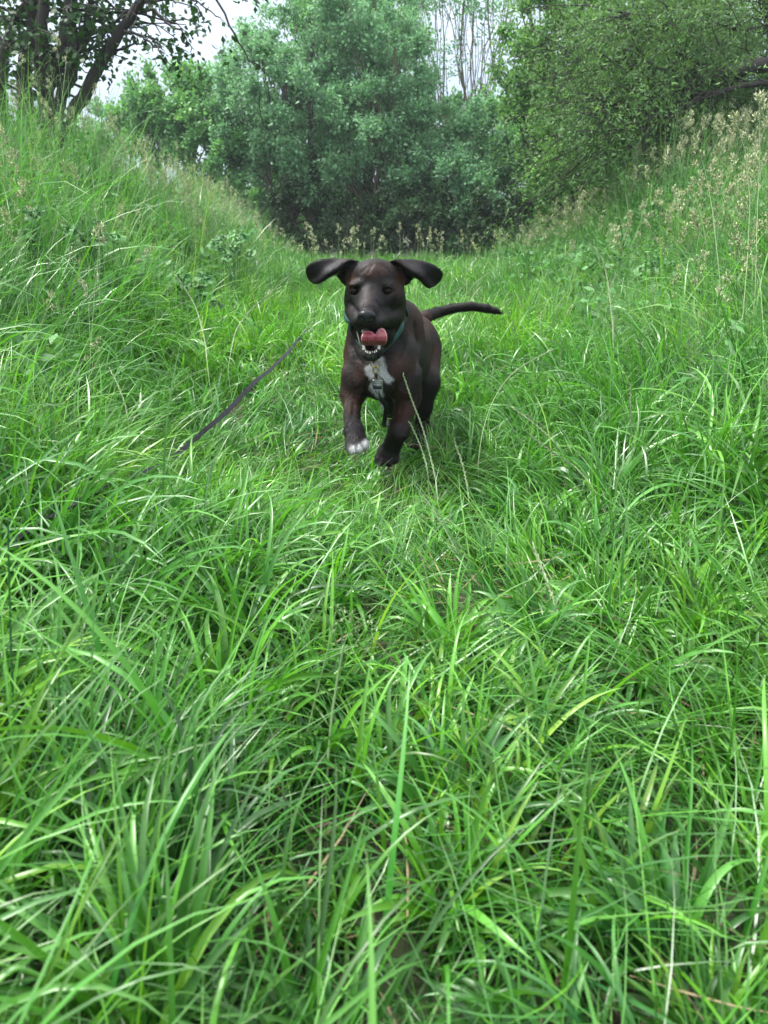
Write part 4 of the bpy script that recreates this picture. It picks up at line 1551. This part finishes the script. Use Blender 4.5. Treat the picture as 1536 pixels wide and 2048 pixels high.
stalk('rye', [(807, 751, 1.86), (819, 788, 1.86), (833, 825, 1.85), (845, 851, 1.84), (862, 920, 1.80), (874, 965, 1.76)],
      'pale thin rye stalk crossing in front of the dog\'s right-hand foreleg, tip at its shoulder', 1, 0.35, 0.0014, 0.010, 0.0034)
stalk('rye', [(819, 844, 1.82), (836, 877, 1.82), (848, 910, 1.80), (856, 937, 1.78)],
      'short pale rye stalk rising beside the dog\'s bent foreleg, below the longer one', 2, 0.3, 0.0013, 0.010, 0.0034)
stalk('rye', [(909, 882, 1.80), (918, 905, 1.80), (931, 948, 1.78), (938, 1000, 1.74)],
      'upright pale zigzag rye spike just to the right of the dog\'s paws', 3, 0.3, 0.0013, 0.011, 0.004)
stalk('rye', [(1373, 838, 1.90), (1357, 885, 1.89), (1345, 930, 1.88), (1334, 985, 1.86), (1325, 1060, 1.8)],
      'leaning rye spike alone at the right side, level with the paws', 4, 0.35, 0.0014, 0.012, 0.0042)
stalk('rye', [(1063, 873, 1.84), (1098, 900, 1.84), (1150, 930, 1.82), (1195, 985, 1.78), (1222, 1060, 1.7)],
      'rye stalk arching down to the left between the dog and the right bank', 5, 0.4, 0.0013, 0.012, 0.004)
stalk('rye', [(1103, 700, 2.15), (1060, 722, 2.13), (1018, 750, 2.1), (985, 800, 2.08), (965, 860, 2.05), (955, 930, 2.0)],
      'long thin stalk curving up to the right from beside the dog', 6, 0.6, 0.0014, 0.010, 0.003)
stalk('rye', [(1066, 1092, 1.20), (1090, 1150, 1.18), (1112, 1215, 1.15), (1132, 1300, 1.10), (1150, 1400, 1.04), (1190, 1560, 0.96), (1230, 1700, 0.90)],
      'long pale rye spike slanting down the right foreground', 7, 0.45, 0.0015, 0.014, 0.0045)
stalk('rye', [(1000, 1715, 0.62), (900, 1742, 0.62), (780, 1790, 0.61), (660, 1850, 0.60), (540, 1925, 0.59), (400, 2010, 0.57)],
      'blurred pale stalk lying almost level across the bottom foreground', 8, 0.5, 0.0014, 0.012, 0.003)
stalk('plain', [(688, 1290, 0.80), (676, 1350, 0.80), (664, 1430, 0.78), (655, 1530, 0.76), (650, 1650, 0.72), (642, 1800, 0.66)],
      'blurred upright stem in the middle foreground with its tip beneath the dog', 9, 0.2, 0.0024)
stalk('panicle', [(895, 1640, 0.66), (865, 1690, 0.655), (858, 1760, 0.65), (850, 1860, 0.62), (846, 1980, 0.58)],
      'blurred pale green flowering stem in the bottom centre foreground', 10, 0.2, 0.0014, scale=1.0)
stalk('panicle', [(672, 1222, 0.86), (655, 1300, 0.85), (630, 1400, 0.84), (600, 1520, 0.80), (560, 1680, 0.74)],
      'blurred fine seed stem left of the upright foreground stem', 11, 0.2, 0.0012, scale=0.9)
stalk('plain', [(16, 1040, 0.80), (18, 1150, 0.79), (22, 1300, 0.77), (30, 1500, 0.72), (40, 1700, 0.66)],
      'dark blurred upright stem at the left edge, over the end of the lead', 12, 0.2, 0.0026, mat=TALL)
stalk('cocksfoot', [(200, 458, 2.50), (196, 520, 2.50), (188, 600, 2.48), (180, 720, 2.42), (170, 860, 2.3)],
      'tallest pale seed head on a straight stem at the left, before the bank', 13, w=0.0014, scale=1.2, mat=SEED)
stalk('cocksfoot', [(164, 566, 2.45), (176, 600, 2.45), (182, 700, 2.4), (176, 800, 2.3)],
      'small white seed head drooping left off its stem below the tallest one', 14, w=0.0012, scale=1.0, mat=SEED)
stalk('cocksfoot', [(196, 684, 2.25), (186, 720, 2.24), (178, 790, 2.2), (172, 930, 2.05)],
      'pale seed head lowest of the three on the left, above the lush tuft', 15, w=0.0012, scale=0.9, mat=SEED)
stalk('rye', [(352, 552, 2.7), (372, 580, 2.7), (392, 612, 2.68), (410, 680, 2.6), (418, 760, 2.5)],
      'pale rye spike nodding left in front of the left bank', 16, 0.45, 0.0014, 0.012, 0.004)
stalk('rye', [(577, 553, 2.9), (535, 590, 2.88), (500, 620, 2.85), (470, 660, 2.8), (455, 740, 2.7)],
      'straight pale stalk leaning right towards the dog\'s ear', 17, 0.4, 0.0014, 0.012, 0.004)
stalk('cocksfoot', [(1470, 238, 2.9), (1490, 300, 2.9), (1500, 400, 2.85), (1495, 520, 2.8), (1480, 700, 2.6)],
      'large cream seed head standing against the willow at the upper right edge', 18, w=0.0018, scale=1.8, mat=SEED)
stalk('cocksfoot', [(1518, 192, 3.0), (1520, 300, 3.0), (1515, 420, 2.95), (1510, 600, 2.8)],
      'topmost cream seed head at the very right edge of the meadow', 19, w=0.0018, scale=1.7, mat=SEED)
stalk('cocksfoot', [(1392, 284, 3.1), (1410, 340, 3.1), (1425, 420, 3.05), (1440, 560, 2.9)],
      'cream seed head left of the two tallest at the upper right', 20, w=0.0016, scale=1.5, mat=SEED)
stalk('cocksfoot', [(1478, 478, 2.6), (1500, 500, 2.6), (1520, 560, 2.55), (1530, 700, 2.4)],
      'cream seed head leaning left low on the right bank', 21, w=0.0014, scale=1.2, mat=SEED)
stalk('rye', [(1180, 490, 2.8), (1205, 510, 2.8), (1215, 560, 2.78), (1225, 640, 2.7), (1228, 760, 2.6)],
      'pale spike nodding left in the grass right of the tail', 22, 0.5, 0.0014, 0.012, 0.004)


# ---------------------------------------------------------------- broad-leaved plants in the banks
def leaf_plant(label, pix, z0, n, size, seed, cat='plant', lobes=5):
    rs = RS(seed)
    c = P(*pix)
    gz = float(ground_z(c[0], c[1]))
    t = thing('leafy_plant', label, cat, (c[0], c[1], gz), None)
    acc = Acc(); st = Acc()
    for i in range(n):
        a = rs.uniform(0, 2 * math.pi)
        tip = c + np.array([math.cos(a), math.sin(a) * 0.8, rs.uniform(-1.6, 0.3)]) * size * rs.uniform(0.3, 1.5)
        root = np.array([c[0] + rs.normal(0, 0.02), c[1] + rs.normal(0, 0.02), gz])
        st.tube(bend_stem(root, tip, (0, 0, 0.05), 6), 0.0022, 4, (0.6, 0.5, 0.2, 1), cap=False)
        nrm = np.array([rs.normal(0, 0.45), -0.8 + rs.normal(0, 0.4), 1.0]); nrm /= np.linalg.norm(nrm)
        d = np.array([math.cos(a), math.sin(a), -0.1]); d -= nrm * (d @ nrm); d /= np.linalg.norm(d)
        s = np.cross(nrm, d)
        L = size * rs.uniform(0.6, 1.1)
        # palmate lobed outline around a centre, as a fan of quads
        k = lobes * 8
        th = np.linspace(-2.75, 2.75, k + 1)
        r = L * (0.42 + 0.30 * np.abs(np.cos(th * lobes / 5.5)) ** 1.2 + 0.03 * np.cos(th * 23)) * (0.75 + 0.25 * np.cos(th * 0.5))
        out = tip + r[:, None] * (np.cos(th)[:, None] * d + np.sin(th)[:, None] * s) - nrm * (r[:, None] ** 2) * 1.2 + nrm * 0.006 * np.cos(th * lobes)[:, None]
        midr = tip + 0.5 * r[:, None] * (np.cos(th)[:, None] * d + np.sin(th)[:, None] * s) + nrm * 0.004 * np.cos(th * lobes * 2)[:, None]
        V = np.concatenate([tip[None], midr, out])
        Q = []
        for j in range(k):
            Q.append([1 + j, 1 + j + 1, 2 + k + j + 1, 2 + k + j])
        for j in range(0, k - 1, 2):
            Q.append([0, 1 + j, 2 + j, 3 + j])
        acc.add(V, Q, (np.clip(rs.normal(0.6, 0.2), 0, 1), rs.rand(), 0.2, 1))
    settle(acc.build('leaves', BROAD, t))
    settle(st.build('stem', BROAD, t))


leaf_plant('pale green broad-leaved plant in the grass at the foot of the left bank', (378, 552, 3.7), 0, 14, 0.075, 3)
leaf_plant('clump of large soft leaves high on the left bank near the frame edge', (90, 425, 3.3), 0, 14, 0.07, 4)
leaf_plant('leafy clump midway up the left bank under the seed heads', (190, 450, 3.5), 0, 12, 0.07, 5)
leaf_plant('dull leafy clump where the left bank falls to the path', (470, 470, 5.0), 0, 14, 0.085, 6)
leaf_plant('leafy clump low on the right bank behind the fine grass', (1400, 580, 3.6), 0, 14, 0.07, 7)
leaf_plant('grey green leafy clump higher on the right bank', (1330, 520, 4.4), 0, 14, 0.085, 8)


# ================================================================ trees
def limb(acc, a, b, r0, r1, rs, wob=0.06, n=8):
    a = np.asarray(a, float); b = np.asarray(b, float)
    s = np.linspace(0, 1, n)[:, None]
    L = np.linalg.norm(b - a)
    k = np.cumsum(rs.normal(0, wob * L / n ** 0.5 * 0.6, (n, 3)), 0)
    k = k - s * k[-1]
    pts = a * (1 - s) + b * s + k
    acc.tube(pts, np.linspace(r0, r1, n), 7, (0, 0, 0, 1), cap=False)
    return pts


def tree(name, label, base, blobs, leaf, bark, seed, clump_per_m2=5.0, tw=(9, 9), tw_len=0.34, leaf_l=0.06, leaf_w=0.03, trunk_r=0.09, tint=0.0,
         stems=3, vis_limbs=0, group='trees along the meadow edge', droop=0.15, inner=0.55):
    """base: (x,y); blobs: list of (centre, radii); every blob is reached by a limb"""
    rs = RS(seed)
    gz = float(ground_z(base[0], base[1]))
    b0 = np.array([base[0], base[1], gz - 0.05])
    t = thing(name, label, 'tree', b0, group)
    wood = Acc(); crown = Acc()
    # stems
    stem_pts = []
    for k in range(stems):
        c, r = blobs[k % len(blobs)]
        c = np.asarray(c, float)
        a = b0 + np.array([rs.normal(0, trunk_r * 1.2), rs.normal(0, trunk_r * 1.2), 0])
        e = c + np.array([rs.normal(0, 0.2), rs.normal(0, 0.2), r[2] * 0.5])
        stem_pts.append(limb(wood, a, e, trunk_r * rs.uniform(0.75, 1.0), trunk_r * 0.25, rs, 0.10, 12))
    allp = np.concatenate(stem_pts)
    for c, r in blobs:
        c = np.asarray(c, float); r = np.asarray(r, float)
        area = 4 * math.pi * ((r[0] * r[1]) ** 1.6 / 3 + (r[0] * r[2]) ** 1.6 / 3 + (r[1] * r[2]) ** 1.6 / 3) ** (1 / 1.6)
        m = max(6, int(area * clump_per_m2 * 0.78))
        u = rs.normal(0, 1, (m, 3)); u /= np.linalg.norm(u, axis=1, keepdims=True)
        rad = 1 - (1 - inner) * rs.rand(m) ** 1.8
        lump = 1 + 0.30 * fbm(u * 1.0 + c, 2.0, seed, 2)
        cen = c + u * r * (rad * lump)[:, None]
        keep = cen[:, 2] > ground_z(cen[:, 0], cen[:, 1]) + 0.1
        cen = cen[keep]; u = u[keep]
        out = u / r; out /= np.linalg.norm(out, axis=1, keepdims=True)
        leaf_cloud(crown, cen, out, rs, int(tw[0] * 3.6), tw[1] + 1, tw_len * 0.95, leaf_l * 0.9, leaf_w, tint, droop, 0.62, 0.16)
        # limbs to a sample of clumps
        for j in rs.choice(len(cen), min(len(cen), 7 + vis_limbs), replace=False):
            q = allp[np.argmin(np.linalg.norm(allp - (cen[j] * 0.6 + b0 * 0.4), axis=1))]
            if q[2] < cen[j][2] + 0.6:
                limb(wood, q, cen[j], trunk_r * 0.22, 0.006, rs, 0.1, 7)
    settle(wood.build('trunk', bark, t))
    settle(crown.build('crown', leaf, t, smooth=False))
    return t


def blob(px, py, Y, rpx, rpz, ry=None):
    """a crown lobe centred on a pixel at depth Y; radii in pixels"""
    c = P(px, py, Y)
    _, _, d = proj(c)
    k = float(d) / FPX
    rx, rz = rpx * k, rpz * k
    return (c, (rx, ry or (rx + rz) / 2, rz))


def gb(px, Y):
    return (P(px, 400, Y)[0], Y)


# far left: round bush beyond the bank, and a low pale shrub
tree('maple_tree', 'round green tree beyond the left bank with sky above it', gb(360, 15.5),
     [blob(345, 235, 15.5, 80, 75), blob(400, 205, 15.8, 50, 55), blob(310, 270, 15.3, 65, 60), blob(400, 290, 15.2, 70, 80)],
     LEAF_GREEN, BARK, 101, 7, (8, 8), 0.30, 0.085, 0.05, 0.10)
tree('shrub', 'low pale shrub on the skyline beside the dark tree', gb(225, 17),
     [blob(215, 265, 17, 60, 40), blob(150, 290, 17, 70, 40)], LEAF_SALLOW, BARK, 102, 8, (8, 8), 0.3, 0.08, 0.04, 0.06, 0.25, group=None)
# the big sallows across the end of the path
tree('sallow_tree', 'tall grey green sallow left of centre, its crown sloping down to open sky', gb(560, 14.5),
     [blob(625, 60, 15, 100, 100), blob(525, 175, 14.6, 85, 95), blob(600, 230, 14.2, 95, 100), blob(480, 260, 15, 55, 80), blob(700, 130, 15, 90, 100), blob(640, 360, 14.4, 80, 65),
      blob(545, 340, 14.8, 60, 60), blob(470, 170, 15.6, 40, 45)],
     LEAF_SALLOW, BARK, 103, 6.5, (9, 8), 0.30, 0.075, 0.036, 0.10, 0.06)
tree('sallow_tree', 'dense blue green sallow in the middle with pale bare stems showing below', gb(770, 14.0),
     [blob(740, 40, 14.6, 95, 85), blob(800, 130, 14.4, 85, 80), blob(730, 240, 14.0, 90, 75), blob(820, 270, 14.2, 80, 70), blob(700, 330, 14.0, 60, 45)],
     LEAF_SALLOW, BARK_PALE, 104, 5.5, (9, 8), 0.30, 0.075, 0.034, 0.06, 0.0, 4, 6)
tree('ash_tree', 'thin tree of bare upright stems with sky between them, right of centre', gb(945, 16.0),
     [blob(900, 10, 16, 60, 55), blob(985, 30, 16.2, 55, 55), blob(940, -90, 16, 130, 90), blob(880, 120, 16, 35, 50)],
     LEAF_SALLOW, BARK_PALE, 105, 3.6, (5, 6), 0.60, 0.075, 0.032, 0.032, 0.05, 6, 16)
tree('sallow_tree', 'dark low sallow thicket at the far end of the path, right of centre', gb(940, 13.8),
     [blob(900, 290, 14, 95, 70), blob(985, 300, 14, 75, 75), blob(930, 390, 13.6, 100, 65), blob(830, 390, 13.8, 60, 60), blob(1040, 400, 13.6, 60, 60)],
     LEAF_SALLOW, BARK, 106, 6, (9, 8), 0.30, 0.08, 0.040, 0.07, -0.05)
tree('sallow_tree', 'shadowy bush hanging over the left end of the far verge', gb(640, 16.0),
     [blob(590, 400, 16.5, 90, 60), blob(700, 410, 16.5, 90, 60), blob(760, 350, 17, 90, 90)],
     LEAF_GREEN, BARK, 107, 5, (9, 8), 0.32, 0.08, 0.040, 0.07, -0.15)
# wood behind, closing the gaps
tree('oak_tree', 'shaded tree deep behind the central sallows', gb(760, 20),
     [blob(730, 90, 20, 110, 170), blob(640, 150, 20, 110, 130), blob(760, 300, 20, 120, 120), blob(900, 350, 20, 130, 110), blob(1030, 330, 20, 110, 120), blob(580, 330, 20, 120, 100)],
     LEAF_GREEN, BARK, 108, 4, (8, 8), 0.4, 0.11, 0.06, 0.14, -0.15, 4)
for k, (px_, py_, Y_, rx_, rz_, lab) in enumerate([
        (440, 330, 14.6, 60, 60, 'low bush filling the gap below the round green tree, above the left bank'),
        (590, 440, 14.0, 70, 55, 'low dark bush under the left sallow, at the end of the left verge'),
        (700, 445, 13.6, 75, 50, 'low bush under the pale bare stems of the middle sallow'),
        (820, 455, 13.2, 80, 50, 'low dark bush closing the path straight behind the dog'),
        (950, 460, 12.8, 85, 50, 'low bush at the foot of the dark thicket'),
        (1060, 450, 12.2, 70, 48, 'low leafy bush where the thicket meets the right verge')]):
    tree('bush', lab, gb(px_, Y_), [blob(px_, py_, Y_, rx_, rz_), blob(px_ + 25, py_ - 35, Y_ + 0.3, rx_ * 0.7, rz_ * 0.8)], LEAF_SHADED if px_ > 500 else LEAF_GREEN, BARK, 200 + k, 8, (8, 8),
         0.26, 0.075, 0.04, 0.04, -0.2, 3, 0, 'low bushes at the end of the path')  # leaves past the left bush coloured darker to paint the hollow's shade
# right hand side
tree('young_tree', 'bright yellow green tree leaning in from the right of the thicket', gb(1120, 10.5),
     [blob(1090, 70, 10.6, 95, 95), blob(1180, 150, 10.2, 120, 110), blob(1110, 260, 10.5, 85, 90), blob(1180, 330, 10, 110, 70), blob(1120, 400, 10.5, 70, 45), blob(1250, 30, 10.4, 120, 110), blob(1060, 190, 10.8, 50, 60)],
     LEAF_YELLOW, BARK, 109, 8, (9, 8), 0.24, 0.058, 0.034, 0.08, 0.0, 4, 4)


def willow():
    rs = RS(120)
    b0 = np.array([P(1640, 500, 7.6)[0], 7.6, 0.0]); b0[2] = float(ground_z(b0[0], b0[1])) - 0.05
    t = thing('willow_tree', 'dark branched willow arching over the right bank from beyond the frame', 'tree', b0, 'trees along the meadow edge')
    wood = Acc(); crown = Acc()
    mains = [[(1640, 420, 7.6), (1600, 240, 7.6), (1560, 120, 7.5), (1500, 135, 7.3), (1430, 150, 7.1), (1360, 175, 7.0), (1280, 225, 6.9), (1210, 205, 6.8)],
             [(1600, 240, 7.6), (1555, 170, 7.4), (1500, 165, 7.2), (1440, 185, 7.0), (1380, 205, 6.9), (1330, 240, 6.8), (1240, 260, 6.6)],
             [(1560, 120, 7.5), (1540, 40, 7.6), (1500, -60, 7.6), (1420, -120, 7.6)],
             [(1540, 60, 7.6), (1470, 60, 7.5), (1400, 40, 7.4), (1320, 50, 7.3), (1240, 20, 7.3)],
             [(1600, 300, 7.6), (1540, 290, 7.5), (1460, 300, 7.3), (1370, 285, 7.1), (1290, 275, 7.0), (1200, 300, 6.9)],
             [(1480, 155, 7.2), (1400, 130, 7.2), (1310, 145, 7.2), (1210, 110, 7.2)]]
    rr = [0.085, 0.03, 0.06, 0.022, 0.024, 0.016]
    tw0 = []
    for m, r in zip(mains, rr):
        pts = np.array([P(*a) for a in m])
        s = np.linspace(0, 1, len(pts)); ss = np.linspace(0, 1, 28)
        q = np.stack([np.interp(ss, s, pts[:, i]) for i in range(3)], 1)
        for _ in range(3):
            q[1:-1] = (q[:-2] + q[2:] + 2 * q[1:-1]) / 4
        q += rs.normal(0, 0.006, q.shape)
        wood.tube(q, np.linspace(r, r * 0.18, 28) ** 1.0, 8, cap=False)
        tw0.append(q[6:])
    src = np.concatenate(tw0)
    # thin dark twigs sweeping down and to the left
    ends = []
    for i in range(330):
        a = src[rs.randint(len(src))]
        L = rs.uniform(0.35, 1.2)
        d = np.array([-0.75 + rs.normal(0, 0.45), rs.normal(0, 0.5), rs.normal(0.05, 0.55)]); d /= np.linalg.norm(d)
        s = np.linspace(0, 1, 7)[:, None]
        q = a + d * L * s + np.array([0, 0, -0.22]) * L * s ** 2 + rs.normal(0, 0.012, (7, 3))
        wood.tube(q, np.linspace(0.006, 0.0018, 7), 4, cap=False)
        ends.append(q[3:])
    ends = np.concatenate(ends)
    ends = ends[rs.rand(len(ends)) < 0.75]
    out = rs.normal(0, 1, ends.shape); out /= np.linalg.norm(out, axis=1, keepdims=True)
    leaf_cloud(crown, ends, out, rs, 5, 9, 0.20, 0.042, 0.012, 0.0, 0.4, 1.2)
    # leafy mass behind
    for c, r in (blob(1330, 90, 8.6, 150, 110), blob(1470, 60, 8.8, 150, 130), blob(1430, 220, 8.8, 150, 110), blob(1300, 250, 8.6, 120, 90), blob(1540, 260, 9.0, 120, 120), blob(1380, 330, 9.0, 150, 70)):
        m = 210
        u = rs.normal(0, 1, (m, 3)); u /= np.linalg.norm(u, axis=1, keepdims=True)
        cen = c + u * np.array(r) * (1 - 0.6 * rs.rand(m) ** 1.5)[:, None]
        leaf_cloud(crown, cen, u, rs, 9, 8, 0.26, 0.045, 0.015, -0.05, 0.4)
    settle(wood.build('trunk', BARK_DARK, t))
    settle(crown.build('crown', LEAF_WILLOW, t, smooth=False))


willow()
tree('oak_tree', 'shaded tree behind the willow on the right', gb(1450, 12.5),
     [blob(1150, 90, 13.5, 110, 150), blob(1130, 300, 13.5, 110, 120), blob(1300, 60, 12.6, 130, 120), blob(1300, 200, 12.6, 150, 160), blob(1450, 200, 12.6, 150, 180), blob(1560, 300, 12.6, 120, 120), blob(1330, 340, 12.4, 140, 70), blob(1480, 360, 12.4, 130, 70)],
     LEAF_GREEN, BARK, 121, 4, (8, 8), 0.34, 0.08, 0.045, 0.12, -0.1)


def dark_tree():
    rs = RS(130)
    c0 = P(150, 330, 6.3)
    b0 = np.array([c0[0], 6.3, 0.0]); b0[2] = float(ground_z(b0[0], b0[1])) - 0.05
    t = thing('alder_tree', 'dark many-stemmed tree in silhouette at the upper left', 'tree', b0, 'trees along the meadow edge')
    wood = Acc(); crown = Acc()
    stems = [([(128, 330, 6.3), (112, 240, 6.3), (85, 190, 6.3), (128, 100, 6.3), (140, 20, 6.35), (150, -120, 6.4)], 0.075),
             ([(60, 330, 6.35), (50, 210, 6.35), (48, 130, 6.35), (66, 40, 6.4), (72, -80, 6.4)], 0.070),
             ([(118, 330, 6.3), (100, 230, 6.3), (82, 150, 6.3), (86, 60, 6.3), (88, -60, 6.4)], 0.075),
             ([(10, 340, 6.4), (5, 220, 6.4), (4, 120, 6.4), (20, 60, 6.4), (70, -20, 6.4)], 0.050),
             ([(110, 330, 6.2), (135, 240, 6.2), (170, 190, 6.2), (205, 120, 6.2), (240, 60, 6.2), (285, 0, 6.2), (330, -70, 6.2)], 0.055),
             ([(110, 280, 6.3), (60, 215, 6.3), (35, 195, 6.3)], 0.04),
             ([(130, 190, 6.3), (150, 120, 6.3), (175, 40, 6.3), (190, -50, 6.3)], 0.04),
             ([(95, 290, 6.3), (120, 215, 6.3), (135, 150, 6.3), (150, 90, 6.3), (140, 20, 6.3)], 0.05)]
    tops = []
    for m, r in stems:
        pts = np.array([P(*a) for a in m])
        s = np.linspace(0, 1, len(pts)); ss = np.linspace(0, 1, 24)
        q = np.stack([np.interp(ss, s, pts[:, i]) for i in range(3)], 1)
        for _ in range(2):
            q[1:-1] = (q[:-2] + q[2:] + 2 * q[1:-1]) / 4
        q += rs.normal(0, 0.006, q.shape)
        wood.tube(q, np.linspace(r, r * 0.42, 24), 9, cap=False)
        tops.append(q[8:])
    src = np.concatenate(tops)
    ends = []
    # spreading branches
    for i in range(105):
        a = src[rs.randint(len(src))]
        L = rs.uniform(0.3, 0.9)
        d = np.array([rs.normal(0.25, 0.8), rs.normal(0, 0.7), rs.normal(0.15, 0.5)]); d /= np.linalg.norm(d)
        s = np.linspace(0, 1, 7)[:, None]
        q = a + d * L * s + np.array([0, 0, -0.25]) * L * s ** 2 + rs.normal(0, 0.012, (7, 3))
        qx, qy, _ = proj(q[-1])
        if qy > 170 or (qy > 120 and qx > 230):
            continue
        wood.tube(q, np.linspace(0.011, 0.003, 7), 5, cap=False)
        ends.append(q[3:])
    # the boughs that hang across the sky
    for m in ([(150, -60, 6.2), (260, -50, 6.1), (350, -20, 6.0), (420, 20, 5.9), (455, 50, 5.9)],
              [(260, -50, 6.1), (350, -60, 6.0), (430, -20, 5.8), (462, 60, 5.7), (490, 110, 5.7), (530, 150, 5.7), (570, 195, 5.7)],
              [(240, 60, 6.2), (280, 70, 6.1), (320, 100, 6.0), (335, 140, 6.0)], [(285, 0, 6.2), (330, 40, 6.1), (370, 70, 6.0), (385, 110, 6.0)],
              [(350, -60, 6.0), (440, -60, 5.8), (500, -20, 5.7), (520, 15, 5.7)], [(330, -70, 6.2), (390, -10, 6.0), (400, 45, 6.0)]):
        pts = np.array([P(*a) for a in m])
        s = np.linspace(0, 1, len(pts)); ss = np.linspace(0, 1, 22)
        q = np.stack([np.interp(ss, s, pts[:, i]) for i in range(3)], 1)
        q[1:-1] = (q[:-2] + q[2:] + 2 * q[1:-1]) / 4
        q += rs.normal(0, 0.008, q.shape)
        wood.tube(q, np.linspace(0.012, 0.002, 22), 5, cap=False)
        ends.append(q[8:])
    ends = np.concatenate(ends)
    ex, ey, _ = proj(ends)
    ends = ends[(ex < 270) | (rs.rand(len(ends)) < 0.33)]
    out = rs.normal(0, 1, ends.shape); out /= np.linalg.norm(out, axis=1, keepdims=True)
    leaf_cloud(crown, ends, out, rs, 2, 4, 0.15, 0.050, 0.036, 0.0, 0.5, 1.2)
    for c, r in (blob(90, -60, 7.0, 170, 85), blob(250, -60, 6.9, 110, 60), blob(20, 70, 7.2, 60, 60)):
        m = 15
        u = rs.normal(0, 1, (m, 3)); u /= np.linalg.norm(u, axis=1, keepdims=True)
        cen = c + u * np.array(r) * (1 - 0.7 * rs.rand(m))[:, None]
        leaf_cloud(crown, cen, u, rs, 6, 6, 0.24, 0.055, 0.040, 0.0, 0.5)
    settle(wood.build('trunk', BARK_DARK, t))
    settle(crown.build('crown', LEAF_SHADED, t, smooth=False))  # the silhouette's darkness is painted into these leaves


dark_tree()


def lens_veil():  # added volume imitating lens veil over the far trees
    x0, x1, y0, y1, z0, z1 = -160, 160, -160, 160, -6.0, 9.5
    V = np.array([(x, y, z) for x in (x0, x1) for y in (y0, y1) for z in (z0, z1)])
    Q = np.array([[0, 1, 3, 2], [4, 6, 7, 5], [0, 4, 5, 1], [2, 3, 7, 6], [0, 2, 6, 4], [1, 5, 7, 3]])
    m, t = new_mat('lens_veil')
    v = t.nodes.new('ShaderNodeVolumePrincipled')
    v.inputs['Color'].default_value = (0.86, 0.98, 1.0, 1)
    v.inputs['Density'].default_value = 0.0017
    v.inputs['Anisotropy'].default_value = 0.2
    o = t.nodes.new('ShaderNodeOutputMaterial')
    t.links.new(v.outputs[0], o.inputs['Volume'])
    h = mk_mesh('lens_veil', V, Q, m, smooth=False, kind='stuff')
    tag(h, 'faint pale veil added to imitate lens glow before the far trees', 'lens_veil', kind='stuff')


lens_veil()
